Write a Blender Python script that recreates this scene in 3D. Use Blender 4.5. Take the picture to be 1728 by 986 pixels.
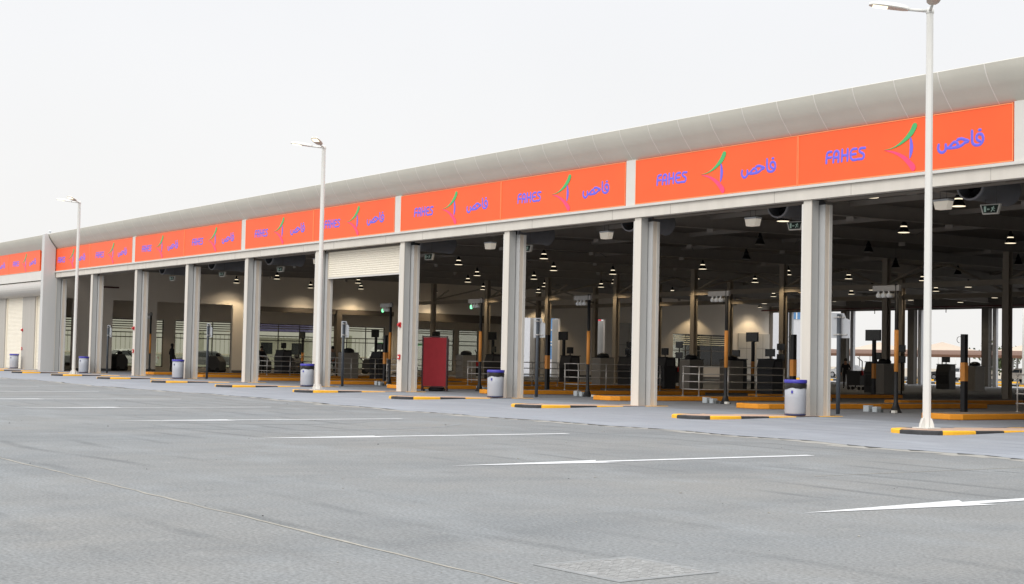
import bpy, bmesh, math, random
from mathutils import Vector, Matrix
random.seed(7)
S = bpy.context.scene
for o in list(bpy.data.objects): bpy.data.objects.remove(o)
COL = S.collection
PI = math.pi

# ------------------------------------------------------------------ camera
fw = Vector((-0.81733779, 0.57434888, 0.04563226))
rt = Vector((0.57561243, 0.81744595, 0.02127064))
up = Vector((0.02508514, -0.04365179, 0.99873182))
CAM = Vector((25.7814, -27.3197, 1.33))
cam_d = bpy.data.cameras.new("camera"); cam_d.sensor_width = 36.0
cam_d.lens = 2465.9 / 1728.0 * 36.0
cam_d.clip_end = 4000.0; cam_d.clip_start = 0.1
cam = bpy.data.objects.new("camera", cam_d); COL.objects.link(cam)
cam.matrix_world = Matrix(((rt.x, up.x, -fw.x, CAM.x), (rt.y, up.y, -fw.y, CAM.y), (rt.z, up.z, -fw.z, CAM.z), (0, 0, 0, 1)))
S.camera = cam

# ------------------------------------------------------------------ sky, sun, exposure
W = bpy.data.worlds.new("World"); S.world = W; W.use_nodes = True
nt = W.node_tree; nt.nodes.clear()
SUN_EL, SUN_AZ = math.radians(40), math.radians(152)     # azimuth of the sun clockwise from +Y
sky = nt.nodes.new("ShaderNodeTexSky"); sky.sky_type = 'NISHITA'; sky.sun_disc = False
sky.sun_elevation = SUN_EL; sky.sun_rotation = SUN_AZ; sky.dust_density = 6.0; sky.air_density = 1.2
tc = nt.nodes.new("ShaderNodeTexCoord"); sep = nt.nodes.new("ShaderNodeSeparateXYZ")
nt.links.new(tc.outputs["Generated"], sep.inputs[0])
ramp = nt.nodes.new("ShaderNodeValToRGB"); nt.links.new(sep.outputs[2], ramp.inputs[0])
ramp.color_ramp.elements[0].position = 0.0; ramp.color_ramp.elements[0].color = (.415, .41, .40, 1)
ramp.color_ramp.elements[1].position = 1.0; ramp.color_ramp.elements[1].color = (.96, .98, 1.0, 1)
e = ramp.color_ramp.elements.new(.24); e.color = (.41, .412, .42, 1)
e = ramp.color_ramp.elements.new(.5); e.color = (.72, .735, .76, 1)
ns = nt.nodes.new("ShaderNodeTexNoise"); ns.inputs["Scale"].default_value = 2.2; ns.inputs["Detail"].default_value = 5
nt.links.new(tc.outputs["Generated"], ns.inputs["Vector"])
mr = nt.nodes.new("ShaderNodeMapRange"); nt.links.new(ns.outputs["Fac"], mr.inputs[0])
mr.inputs[3].default_value = 20.4; mr.inputs[4].default_value = 23.4
sc_ = nt.nodes.new("ShaderNodeVectorMath"); sc_.operation = 'SCALE'
nt.links.new(ramp.outputs[0], sc_.inputs[0]); nt.links.new(mr.outputs[0], sc_.inputs["Scale"])
mixn = nt.nodes.new("ShaderNodeMixRGB"); mixn.inputs[0].default_value = .92
nt.links.new(sky.outputs[0], mixn.inputs[1]); nt.links.new(sc_.outputs[0], mixn.inputs[2])
bg = nt.nodes.new("ShaderNodeBackground"); bg.inputs[1].default_value = 0.1
wo = nt.nodes.new("ShaderNodeOutputWorld")
nt.links.new(mixn.outputs[0], bg.inputs[0]); nt.links.new(bg.outputs[0], wo.inputs[0])
sl = bpy.data.lights.new("sun", 'SUN'); sl.energy = 1.2; sl.angle = math.radians(36); sl.color = (1, .965, .91)
so = bpy.data.objects.new("sun", sl); COL.objects.link(so)
sd = Vector((math.sin(SUN_AZ) * math.cos(SUN_EL), math.cos(SUN_AZ) * math.cos(SUN_EL), math.sin(SUN_EL)))
so.rotation_euler = sd.to_track_quat('Z', 'Y').to_euler(); so.location = (0, -40, 60)
vs = S.view_settings; vs.view_transform = 'Standard'; vs.look = 'None'; vs.gamma = 1; vs.use_curve_mapping = False
vs.exposure = 0.12
S.cycles.max_bounces = 12; S.cycles.diffuse_bounces = 8; S.cycles.use_denoising = True
S.cycles.sample_clamp_indirect = 10.0

# ------------------------------------------------------------------ materials
MATS = {}
def mat(name, col, rough=.6, metal=0.0, var=0.06, scale=3.0, bump=0.0, bscale=40.0, emit=None, es=1.0, spec=.4, streak=False):
    if name in MATS: return MATS[name]
    m = bpy.data.materials.new(name); m.use_nodes = True; n = m.node_tree.nodes; L = m.node_tree.links
    b = n["Principled BSDF"]; b.inputs["Roughness"].default_value = rough; b.inputs["Metallic"].default_value = metal
    b.inputs["Specular IOR Level"].default_value = spec
    t = n.new("ShaderNodeTexCoord")
    mp = n.new("ShaderNodeMapping"); L.new(t.outputs["Object"], mp.inputs[0])
    if streak: mp.inputs["Scale"].default_value = (1, 1, .12)
    a = n.new("ShaderNodeTexNoise"); a.inputs["Scale"].default_value = scale; a.inputs["Detail"].default_value = 6; a.inputs["Roughness"].default_value = .62
    L.new(mp.outputs[0], a.inputs["Vector"])
    r = n.new("ShaderNodeMapRange"); r.inputs[1].default_value = .25; r.inputs[2].default_value = .75
    r.inputs[3].default_value = 1 - var; r.inputs[4].default_value = 1 + var; L.new(a.outputs["Fac"], r.inputs[0])
    oi = n.new("ShaderNodeObjectInfo"); orr = n.new("ShaderNodeMapRange"); L.new(oi.outputs["Random"], orr.inputs[0]); orr.inputs[3].default_value = .965; orr.inputs[4].default_value = 1.035
    mm = n.new("ShaderNodeMath"); mm.operation = 'MULTIPLY'; L.new(r.outputs[0], mm.inputs[0]); L.new(orr.outputs[0], mm.inputs[1])
    v = n.new("ShaderNodeVectorMath"); v.operation = 'SCALE'; v.inputs[0].default_value = col[:3]; L.new(mm.outputs[0], v.inputs["Scale"])
    L.new(v.outputs[0], b.inputs["Base Color"])
    if bump:
        c = n.new("ShaderNodeTexNoise"); c.inputs["Scale"].default_value = bscale; c.inputs["Detail"].default_value = 3
        L.new(t.outputs["Object"], c.inputs["Vector"])
        bp = n.new("ShaderNodeBump"); bp.inputs["Strength"].default_value = bump; bp.inputs["Distance"].default_value = .02
        L.new(c.outputs["Fac"], bp.inputs["Height"]); L.new(bp.outputs[0], b.inputs["Normal"])
    if emit:
        b.inputs["Emission Color"].default_value = (*emit, 1); b.inputs["Emission Strength"].default_value = es
    MATS[name] = m
    return m

def ground_mat(name, base, warm, dark, grain=.36):
    """weathered paving: broad drift, streaks along the traffic, tyre scuffs, stains and fine grain"""
    m = bpy.data.materials.new(name); m.use_nodes = True; n = m.node_tree.nodes; L = m.node_tree.links
    b = n["Principled BSDF"]; b.inputs["Roughness"].default_value = .88; b.inputs["Specular IOR Level"].default_value = .22
    t = n.new("ShaderNodeTexCoord")
    def noise(scale, detail, sc=(1, 1, 1), rot=0, dist=0):
        mp = n.new("ShaderNodeMapping"); mp.inputs["Scale"].default_value = sc; mp.inputs["Rotation"].default_value = (0, 0, rot)
        L.new(t.outputs["Object"], mp.inputs[0])
        a = n.new("ShaderNodeTexNoise"); a.inputs["Scale"].default_value = scale; a.inputs["Detail"].default_value = detail
        a.inputs["Roughness"].default_value = .65; a.inputs["Distortion"].default_value = dist
        L.new(mp.outputs[0], a.inputs["Vector"]); return a.outputs["Fac"]
    def rng(x, a, b_, c, d):
        r = n.new("ShaderNodeMapRange"); L.new(x, r.inputs[0])
        for i, q in enumerate((a, b_, c, d)): r.inputs[i + 1].default_value = q
        return r.outputs[0]
    def mix(f, c1, c2):
        x = n.new("ShaderNodeMixRGB"); L.new(f, x.inputs[0])
        for s, c in ((1, c1), (2, c2)):
            if isinstance(c, tuple): x.inputs[s].default_value = (*c, 1)
            else: L.new(c, x.inputs[s])
        return x.outputs[0]
    c = mix(rng(noise(.16, 5), .35, .68, 0, 1), base, warm)
    c = mix(rng(noise(.5, 7, (1, .3, 1), .25, .6), .48, .72, 0, .8), c, dark)
    c = mix(rng(noise(1.7, 6, (1, .55, 1), .9), .5, .74, 0, .45), c, dark)
    c = mix(rng(noise(.75, 8, (.45, 1, 1), -.15), .5, .72, 0, .8), c, tuple(min(1, q * 1.24) for q in base))
    c = mix(rng(noise(2.6, 5), .60, .72, 0, .35), c, tuple(min(1, q * 1.3) for q in warm))
    # tyre scuffs: thin bent bands
    wv = n.new("ShaderNodeTexWave"); wv.wave_type = 'RINGS'; wv.inputs["Scale"].default_value = .33; wv.inputs["Distortion"].default_value = 5.5
    wv.inputs["Detail"].default_value = 1.2; wv.inputs["Detail Scale"].default_value = .35
    mp = n.new("ShaderNodeMapping"); mp.inputs["Location"].default_value = (-8, 13, 0); L.new(t.outputs["Object"], mp.inputs[0]); L.new(mp.outputs[0], wv.inputs[0])
    scuff = n.new("ShaderNodeMath"); scuff.operation = 'MULTIPLY'
    L.new(rng(wv.outputs["Fac"], .88, 1.0, 0, .55), scuff.inputs[0]); L.new(rng(noise(.25, 3), .48, .62, 0, 1), scuff.inputs[1])
    c = mix(scuff.outputs[0], c, tuple(q * .72 for q in dark))
    c = mix(rng(noise(1.1, 3), .70, .76, 0, .5), c, tuple(q * .55 for q in dark))
    c = mix(rng(noise(9, 2), .70, .76, 0, .5), c, tuple(min(1, q * 1.5) for q in warm))
    c = mix(rng(noise(13, 2), .71, .77, 0, .5), c, tuple(q * .5 for q in dark))
    g = rng(noise(34, 6), .3, .7, 1 - grain, 1 + grain)
    v = n.new("ShaderNodeVectorMath"); v.operation = 'SCALE'; L.new(c, v.inputs[0]); L.new(g, v.inputs["Scale"])
    L.new(v.outputs[0], b.inputs["Base Color"])
    bp = n.new("ShaderNodeBump"); bp.inputs["Strength"].default_value = .35; bp.inputs["Distance"].default_value = .01
    L.new(noise(70, 4), bp.inputs["Height"]); L.new(bp.outputs[0], b.inputs["Normal"])
    MATS[name] = m; return m

def glass_mat():
    m = bpy.data.materials.new("window_glass"); m.use_nodes = True; n = m.node_tree.nodes; L = m.node_tree.links; n.clear()
    o = n.new("ShaderNodeOutputMaterial"); a = n.new("ShaderNodeBsdfTransparent"); a.inputs[0].default_value = (.64, .64, .57, 1)
    g = n.new("ShaderNodeBsdfGlossy"); g.inputs["Roughness"].default_value = .03; f = n.new("ShaderNodeFresnel"); f.inputs[0].default_value = 1.5
    x = n.new("ShaderNodeMixShader"); L.new(f.outputs[0], x.inputs[0]); L.new(a.outputs[0], x.inputs[1]); L.new(g.outputs[0], x.inputs[2]); L.new(x.outputs[0], o.inputs[0])
    return m
GLASS = glass_mat()

M_ASPH = ground_mat("weathered_asphalt", (.192, .201, .205), (.216, .213, .203), (.148, .156, .160))
M_APRON = ground_mat("painted_apron", (.262, .277, .303), (.276, .286, .306), (.236, .250, .278), .10)
M_FLOOR = ground_mat("hall_floor_coating", (.22, .23, .25), (.23, .235, .25), (.17, .175, .19), .06)
M_SAND = mat("sand", (.36, .31, .24), .95, var=.15, scale=.2)
M_WHITE_LINE = mat("road_paint_white", (.60, .605, .61), .75, var=.10, scale=6)
def wear(m, col, lo, hi, scale):
    n = m.node_tree.nodes; L = m.node_tree.links; b = n["Principled BSDF"]; src = b.inputs["Base Color"].links[0].from_socket
    t = n.new("ShaderNodeTexCoord"); a = n.new("ShaderNodeTexNoise"); a.inputs["Scale"].default_value = scale; a.inputs["Detail"].default_value = 8; a.inputs["Roughness"].default_value = .75
    L.new(t.outputs["Object"], a.inputs["Vector"]); r = n.new("ShaderNodeMapRange"); r.inputs[1].default_value = lo; r.inputs[2].default_value = hi; L.new(a.outputs["Fac"], r.inputs[0])
    x = n.new("ShaderNodeMixRGB"); L.new(r.outputs[0], x.inputs[0]); L.new(src, x.inputs[1]); x.inputs[2].default_value = (*col, 1); L.new(x.outputs[0], b.inputs["Base Color"])
wear(M_WHITE_LINE, (.30, .31, .315), .54, .74, 7.0)
M_JOINT = mat("sandy_joint", (.315, .295, .255), .95, var=.2, scale=8)
M_JAG = mat("broken_edge_dark", (.07, .07, .07), .95, var=.4, scale=5)
M_PALE = mat("pale_dust", (.29, .28, .255), .95, var=.25, scale=5)
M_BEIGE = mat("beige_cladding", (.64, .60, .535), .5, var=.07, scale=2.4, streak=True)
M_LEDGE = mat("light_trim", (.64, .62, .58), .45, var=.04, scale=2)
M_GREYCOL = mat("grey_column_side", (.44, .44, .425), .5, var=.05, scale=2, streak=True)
M_TAN = mat("tan_door_guide", (.66, .58, .49), .45, var=.05, scale=2)
M_STEELBL = mat("steel_blue_grey", (.45, .455, .45), .45, var=.05, scale=2)
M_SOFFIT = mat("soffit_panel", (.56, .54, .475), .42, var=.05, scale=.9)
M_SOFJ = mat("soffit_joint", (.74, .71, .66), .5)
M_GAP = mat("dark_gap", (.03, .03, .03), .9)
M_ORANGE = mat("orange_sign_face", (.95, .118, .028), .42, var=.07, scale=.5)
M_ORLINE = mat("orange_sign_edge", (.95, .30, .12), .4)
M_BLUE = mat("violet_blue_letter", (.16, .14, .74), .45)
M_GREEN = mat("emblem_green", (.07, .46, .16), .45)
M_PINK = mat("emblem_pink", (.90, .07, .19), .45)
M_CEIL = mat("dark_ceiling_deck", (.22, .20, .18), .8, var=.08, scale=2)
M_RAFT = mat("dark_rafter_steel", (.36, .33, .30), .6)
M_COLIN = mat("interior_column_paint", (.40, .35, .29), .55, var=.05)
M_WALLIN = mat("interior_wall_paint", (.78, .71, .62), .8, var=.03, scale=1)
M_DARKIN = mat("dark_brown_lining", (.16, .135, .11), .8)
M_SHUT = mat("cream_shutter", (.82, .76, .64), .5, var=.03)
M_FIN = mat("pale_render", (.56, .555, .54), .75, var=.05, scale=1.5, streak=True)
M_YEL = mat("kerb_yellow", (.90, .47, .03), .6, var=.08, scale=6)
M_BLK = mat("kerb_black", (.045, .045, .047), .7, var=.3, scale=6)
M_PAVER = mat("pink_pavers", (.52, .36, .27), .85, var=.14, scale=9)
M_ORK = mat("orange_kerb_paint", (.78, .30, .02), .55, var=.08, scale=3)
M_WPOLE = mat("white_pole_paint", (.66, .65, .615), .4, var=.03, scale=2)
M_HEADU = mat("lamp_head_underside", (.62, .54, .46), .5)
M_LENS = mat("lit_lamp_lens", (.9, .85, .7), .3, emit=(1, .90, .62), es=1.6)
M_BIN = mat("bin_grey_plastic", (.40, .415, .455), .45, var=.04, scale=3)
M_BINB = mat("bin_blue_rim", (.055, .05, .36), .4)
M_BAG = mat("black_bin_bag", (.022, .021, .02), .3, var=.3, scale=20, bump=.9, bscale=14)
M_NAVY = mat("navy_base", (.03, .035, .10), .5)
M_BLACK = mat("black_paint", (.018, .018, .02), .45)
M_SCREEN = mat("dark_screen", (.012, .012, .014), .18)
M_ORPOST = mat("orange_post_paint", (.82, .34, .075), .5, var=.08, scale=5)
M_CONS = mat("charcoal_console", (.055, .056, .06), .55)
M_CAB = mat("grey_beige_cabinet", (.40, .37, .33), .55)
M_STEEL = mat("brushed_rail_steel", (.62, .60, .57), .35, metal=.6)
M_SIGNBK = mat("bare_aluminium", (.60, .62, .64), .5, metal=.0, var=.05)
M_DKPOLE = mat("slate_grey_post", (.095, .11, .13), .5)
M_RED = mat("red_screen_fabric", (.31, .018, .026), .75, var=.10, scale=5)
M_REDFR = mat("dark_red_frame", (.055, .022, .024), .5)
M_REDBOX = mat("signal_red", (.50, .02, .025), .4)
M_WHITEPL = mat("white_plastic", (.78, .76, .70), .4)
M_FLOOD = mat("frosted_diffuser", (.80, .74, .64), .5, emit=(1, .9, .75), es=.22)
M_PEND = mat("pendant_black", (.008, .008, .008), .4)
M_GLOW = mat("pendant_glow", (.9, .8, .6), .4, emit=(1, .86, .62), es=1.25)
M_DIM = mat("pendant_dim", (.35, .33, .3), .4)
M_LOUV = mat("louvre_pale", (.60, .59, .48), .5)
M_MULL = mat("grey_mullion", (.13, .12, .105), .5)
M_DUCT = mat("fan_casing", (.17, .175, .19), .5)
M_EXG = mat("exit_sign_dark_green", (.010, .022, .016), .4)
M_EXW = mat("exit_symbol", (.34, .44, .40), .4, emit=(.55, .8, .65), es=.10)
M_GRLENS = mat("green_signal_lit", (.05, .6, .2), .4, emit=(.25, 1, .45), es=1.8)
M_WHLENS = mat("signal_hood_white", (.75, .75, .73), .4)
M_SENS = mat("sensor_grey", (.50, .54, .56), .5)
M_YARDW = mat("pale_boundary_wall", (.50, .50, .42), .85, var=.05, scale=2)
M_KHAKI = mat("khaki_cloth", (.36, .26, .17), .9)
M_SKIN = mat("skin", (.30, .16, .10), .6)
M_CLOTHBK = mat("black_cloth", (.012, .012, .014), .9)
M_CLOTHGR = mat("grey_shirt_cloth", (.30, .29, .27), .9)
M_CLOTHOR = mat("orange_hem_cloth", (.45, .17, .08), .9)
M_CLOTHGN = mat("dark_trousers_cloth", (.025, .035, .03), .9)
M_HAIR = mat("dark_hair", (.012, .010, .009), .7)
M_SAIL = mat("sail_cloth_peach", (.50, .405, .32), .9)
M_CANOPY = mat("canopy_brown_edge", (.13, .066, .04), .8)
M_LEAF = mat("leaf_green", (.085, .105, .045), .8, var=.4, scale=3)
M_BARK = mat("bark_brown", (.12, .085, .055), .9)
M_TYRE = mat("tyre_black", (.02, .02, .02), .8)
M_RIM = mat("wheel_rim", (.45, .45, .46), .35, metal=.7)
M_CARGL = mat("car_glass", (.03, .035, .04), .1)
M_CARW = mat("car_white_paint", (.72, .72, .72), .25)
M_CARS = mat("car_beige_paint", (.40, .36, .31), .3)
M_CARD = mat("car_grey_paint", (.20, .20, .21), .3)
M_TAIL = mat("tail_lamp_red", (.40, .02, .02), .3)
M_BLUEGL = mat("blue_window_glass", (.10, .24, .46), .15)
M_PANELW = mat("white_wall_panel", (.62, .62, .64), .6)
M_BANR = mat("banner_red", (.62, .05, .06), .6)
M_BANB = mat("banner_blue", (.12, .30, .46), .6)
M_PURP = mat("violet_awning", (.17, .15, .32), .6)
M_PIPE = mat("dark_red_pipe", (.09, .018, .016), .5)
M_CABLE = mat("thin_cable", (.09, .085, .08), .6)

# ------------------------------------------------------------------ mesh helpers
class MB:
    def __init__(s): s.v = []; s.f = []; s.m = []; s.s = []
    def add(s, vs, fs, m=0, smooth=False):
        b = len(s.v); s.v += [tuple(q) for q in vs]
        for f in fs: s.f.append(tuple(b + i for i in f)); s.m.append(m); s.s.append(smooth)
        return s
    def box(s, x0, x1, y0, y1, z0, z1, m=0):
        x0, x1 = min(x0, x1), max(x0, x1); y0, y1 = min(y0, y1), max(y0, y1)
        return s.add([(x0, y0, z0), (x1, y0, z0), (x1, y1, z0), (x0, y1, z0), (x0, y0, z1), (x1, y0, z1), (x1, y1, z1), (x0, y1, z1)],
                     [(0, 3, 2, 1), (4, 5, 6, 7), (0, 1, 5, 4), (1, 2, 6, 5), (2, 3, 7, 6), (3, 0, 4, 7)], m)
    def obox(s, c, ax, ay, az, hx, hy, hz, m=0):
        c = Vector(c); ax, ay, az = (Vector(a).normalized() for a in (ax, ay, az)); vs = []
        for dz in (-1, 1):
            for dx, dy in ((-1, -1), (1, -1), (1, 1), (-1, 1)): vs.append(c + ax * hx * dx + ay * hy * dy + az * hz * dz)
        return s.add(vs, [(0, 3, 2, 1), (4, 5, 6, 7), (0, 1, 5, 4), (1, 2, 6, 5), (2, 3, 7, 6), (3, 0, 4, 7)], m)
    def prism(s, pts, axis, a0, a1, m=0, mside=None):
        n = len(pts)
        def P(p, a):
            return {'x': (a, p[0], p[1]), 'y': (p[0], a, p[1]), 'z': (p[0], p[1], a)}[axis]
        vs = [P(p, a0) for p in pts] + [P(p, a1) for p in pts]
        s.add(vs, [tuple(range(n - 1, -1, -1)), tuple(range(n, 2 * n))], m)
        b = len(s.v) - 2 * n
        for i in range(n):
            j = (i + 1) % n
            s.f.append((b + i, b + j, b + n + j, b + n + i)); s.m.append((mside[i] if mside else m)); s.s.append(False)
        return s
    def tube(s, path, r, n=10, m=0, smooth=True, caps=True, square=False):
        path = [Vector(p) for p in path]; k = len(path); rs = r if isinstance(r, (list, tuple)) else [r] * k
        vs = []; ref = None
        for i, p in enumerate(path):
            d = (path[min(i + 1, k - 1)] - path[max(i - 1, 0)]).normalized()
            if ref is None:
                ref = Vector((0, 0, 1)) if abs(d.z) < .9 else Vector((1, 0, 0))
            u = d.cross(ref).normalized(); w = d.cross(u).normalized(); ref = -w if False else ref
            off = PI / n if square else 0
            for j in range(n):
                a = 2 * PI * j / n + off; vs.append(p + (u * math.cos(a) + w * math.sin(a)) * rs[i])
        fs = [(i * n + j, i * n + (j + 1) % n, (i + 1) * n + (j + 1) % n, (i + 1) * n + j) for i in range(k - 1) for j in range(n)]
        s.add(vs, fs, m, smooth and not square)
        if caps:
            b = len(s.v) - len(vs)
            for ring in (0, k - 1):
                s.f.append(tuple(b + ring * n + j for j in range(n))); s.m.append(m); s.s.append(False)
        return s
    def lathe(s, prof, c=(0, 0, 0), n=20, m=0, mats=None, smooth=True, caps=True):
        k = len(prof); vs = [(c[0] + r * math.cos(2 * PI * j / n), c[1] + r * math.sin(2 * PI * j / n), c[2] + z) for r, z in prof for j in range(n)]
        b = len(s.v); s.v += vs
        for i in range(k - 1):
            for j in range(n):
                s.f.append((b + i * n + j, b + i * n + (j + 1) % n, b + (i + 1) * n + (j + 1) % n, b + (i + 1) * n + j)); s.m.append(mats[i] if mats else m); s.s.append(smooth)
        for ring in (0, k - 1):
            if caps and prof[ring][0] > 1e-4:
                s.f.append(tuple(b + ring * n + j for j in range(n))); s.m.append((mats[min(ring, k - 2)] if mats else m)); s.s.append(False)
        return s
    def build(s, name, mats, parent=None, bevel=0, loc=None):
        me = bpy.data.meshes.new(name); me.from_pydata(s.v, [], s.f)
        if not isinstance(mats, (list, tuple)): mats = [mats]
        for q in mats: me.materials.append(q)
        me.polygons.foreach_set("material_index", s.m); me.polygons.foreach_set("use_smooth", s.s)
        bm = bmesh.new(); bm.from_mesh(me); bmesh.ops.remove_doubles(bm, verts=bm.verts, dist=1e-5)
        bmesh.ops.recalc_face_normals(bm, faces=bm.faces); bm.to_mesh(me); bm.free(); me.update()
        o = bpy.data.objects.new(name, me); COL.objects.link(o)
        if parent: o.parent = parent
        if loc: o.location = loc
        if bevel:
            b = o.modifiers.new("bevel", 'BEVEL'); b.width = bevel; b.segments = 2; b.limit_method = 'ANGLE'; b.angle_limit = math.radians(40)
        return o

def tag(o, label=None, cat=None, group=None, kind=None):
    if label: o["label"] = label
    if cat: o["category"] = cat
    if group: o["group"] = group
    if kind: o["kind"] = kind
    return o
def thing(name, label, cat, loc=(0, 0, 0), rz=0, group=None):
    o = bpy.data.objects.new(name, None); COL.objects.link(o); o.location = loc; o.rotation_euler = (0, 0, rz)
    o.empty_display_size = .2
    return tag(o, label, cat, group)
def copy_tree(o, parent=None):
    c = o.copy(); COL.objects.link(c)
    if parent: c.parent = parent
    for ch in list(o.children): copy_tree(ch, c)
    return c
def place(proto, first, loc, label, rz=None):
    o = proto if first else copy_tree(proto)
    o.location = loc; o["label"] = label
    if rz is not None: o.rotation_euler = (0, 0, rz)
    return o
def struct(o): o["kind"] = "structure"; return o
ORD = ["first", "second", "third", "fourth", "fifth", "sixth", "seventh", "eighth", "ninth", "tenth", "eleventh"]
def opening(k): return "rightmost opening" if k == 0 else ORD[k] + " opening from the right"
def pillar(i): return "pillar cut by the right edge" if i < 0 else ORD[i] + " full pillar from the right"

BAY = 6.66
# ------------------------------------------------------------------ ground
struct(MB().box(-1500, 1500, -1500, 1500, -.5, -.05).build("ground", M_SAND))
def sheet(name, pts, z, m):
    return struct(MB().add([(x, y, z) for x, y in pts], [tuple(range(len(pts)))]).build(name, m))
sheet("parking_lot", [(-130, -120), (80, -120), (80, 140), (-130, 140)], 0.0, M_ASPH)
# apron with a ragged outer edge
xs = [-110 + i * .45 for i in range(int((14 + 110) / .45) + 1)]
random.seed(3)
def edge_y(x): return -8.45 + .22 * math.sin(x * .31) + .12 * math.sin(x * 1.7 + 1) + random.uniform(-.05, .05)
ey = [edge_y(x) for x in xs]
mb = MB(); rows_ = [(-6.0, .004), (-4.4, .004), (-3.4, .012), (-2.4, .026), (-1.2, .044), (-.2, .050)]
for i in range(len(xs) - 1):
    mb.add([(xs[i], ey[i], .004), (xs[i + 1], ey[i + 1], .004), (xs[i + 1], -6.0, .004), (xs[i], -6.0, .004)], [(0, 1, 2, 3)])
for (ya, za), (yb, zb) in zip(rows_, rows_[1:]):
    mb.add([(-110, ya, za), (14, ya, za), (14, yb, zb), (-110, yb, zb)], [(0, 1, 2, 3)])
struct(mb.build("apron", M_APRON))
mb = MB(); mp_ = MB()
for i in range(len(xs) - 1):
    if xs[i] < -75: continue
    w0 = max(0.0, random.gauss(.09, .07)); w1 = max(0.0, random.gauss(.09, .07))
    if random.random() < .72:
        a = [(xs[i], ey[i] + .02, .008), (xs[i] + .2, ey[i] - w0, .008), (xs[i + 1] - .12, ey[i + 1] - w1, .008), (xs[i + 1], ey[i + 1] + .02, .008)]
        mb.add(a, [(0, 1, 2, 3)])
    w = random.uniform(.15, .55)
    mp_.add([(xs[i], ey[i] - .0, .002), (xs[i], ey[i] - w, .002), (xs[i + 1], ey[i + 1] - w * random.uniform(.6, 1.3), .002), (xs[i + 1], ey[i + 1], .002)], [(0, 1, 2, 3)])
struct(mp_.build("apron_edge_dust", M_PALE)); struct(mb.build("apron_edge", M_JAG))
sheet("hall_floor", [(-75, -.2), (13.6, -.2), (13.6, 61.5), (-75, 61.5)], .050, M_FLOOR)
# joints in the asphalt
def ribbon(name, pts, w, z, m, jit=.02):
    b = MB(); n = len(pts)
    for i in range(n - 1):
        p, q = Vector((*pts[i], 0)), Vector((*pts[i + 1], 0)); d = (q - p).normalized(); nn = Vector((-d.y, d.x, 0)); steps = max(1, int((q - p).length / .35)); prev = None
        for t in range(steps + 1):
            c = p.lerp(q, t / steps) + nn * random.uniform(-jit, jit); ww = w * random.uniform(.35, 1.2) / 2
            cur = ((c + nn * ww), (c - nn * ww))
            if prev: b.add([(v.x, v.y, z) for v in (prev[0], prev[1], cur[1], cur[0])], [(0, 1, 2, 3)])
            prev = cur
    return struct(b.build(name, m))
ribbon("pavement_joint", [(-60, -21.6), (7.7, -22.14), (15.1, -22.2), (30, -22.35)], .034, .003, M_JOINT)
ribbon("pavement_joint", [(13.5, -14.2), (13.46, -9.3)], .03, .003, M_JOINT, .01)
ribbon("pavement_joint", [(-20, -13.35), (2, -13.6), (19, -13.2)], .016, .003, mat("faint_joint", (.18, .186, .188), .95), .03)
# faint curved tyre marks
random.seed(21)
M_TM1 = mat("tyre_mark_dark", (.180, .188, .191), .9, var=.18, scale=3); M_TM2 = mat("tyre_mark_pale", (.212, .22, .223), .9, var=.15, scale=3)
for (cx, cy, r_, a0, a1, mm_) in ((-1.5, -14.5, 4.2, -.9, .9, M_TM2), (-1.9, -14.5, 2.6, -1.0, .7, M_TM1), (14.5, -17.0, 6.0, .4, 1.7, M_TM2), (-14, -14, 6, -.6, 1.0, M_TM2)):
    ribbon("tyre_mark", [(cx + r_ * math.cos(a0 + (a1 - a0) * i / 30), cy + r_ * math.sin(a0 + (a1 - a0) * i / 30)) for i in range(31)], .17, .0025, mm_, .015)
# loose grit and pale chips on the asphalt
mb = MB(); random.seed(11)
for i in range(260):
    x = random.uniform(-25, 22); y = random.uniform(-23.5, -8.8); r = random.choice((.004, .005, .006, .008, .013))
    a = random.uniform(0, 6.28); k = random.randint(4, 6)
    mb.lathe([(r * 1.2, 0), (r, r * .5), (r * .4, r * .8)], (x, y, .001), k, m=random.choice((0, 0, 1)))
tag(mb.build("grit", [M_PALE, M_JAG]), "pale and dark grit scattered over the grey asphalt", "grit", kind="stuff")

# lane arrows
def arrow_mb():
    b = MB(); z = .005
    b.add([(0, 0, z), (-.23, 2.45, z), (-.085, 2.32, z), (-.085, 6.3, z), (.085, 6.3, z), (.085, 2.32, z), (.23, 2.45, z)],
          [(0, 6, 5, 2, 1), (2, 5, 4, 3)])
    return b
arrow = arrow_mb().build("lane_arrow", M_WHITE_LINE); tag(arrow, "x", "road marking", "lane arrows painted on the lot")
AX = [16.52, 10.66, 4.76, -1.08, -7.4, -13.1, -19.8, -25.9, -32.3]
for i, x in enumerate(AX):
    place(arrow, i == 0, (x, -17.55, 0), ["long white lane arrow nearest the camera, cut by the right edge", "second nearest white lane arrow, left of the one cut by the edge"][i] if i < 2
          else f"thin white lane arrow on grey asphalt, {ORD[i]} row from the camera")

# access cover
t = thing("access_cover", "pale square access cover with checkered plate set in the asphalt", "manhole cover", (18.5, -21.27, 0), math.radians(2))
b = MB()
for (x0, x1, y0, y1) in ((-.42, .42, -.42, -.37), (-.42, .42, .37, .42), (-.42, -.37, -.37, .37), (.37, .42, -.37, .37)): b.box(x0, x1, y0, y1, .001, .005)
b.build("frame", mat("worn_iron", (.215, .22, .22), .7, var=.2, scale=9), t)
b = MB(); b.box(-.366, .366, -.366, .366, .001, .0045)
for i in range(15):
    for j in range(15):
        x = -.33 + i * .047; y = -.33 + j * .047
        if random.random() < .93: b.obox((x, y, .0058), (1, (-1) ** (i + j), 0), ((-1) ** (i + j + 1), 1, 0), (0, 0, 1), .021, .009, .0022)
b.build("plate", mat("dusty_plate", (.265, .265, .26), .85, var=.25, scale=12), t)

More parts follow.
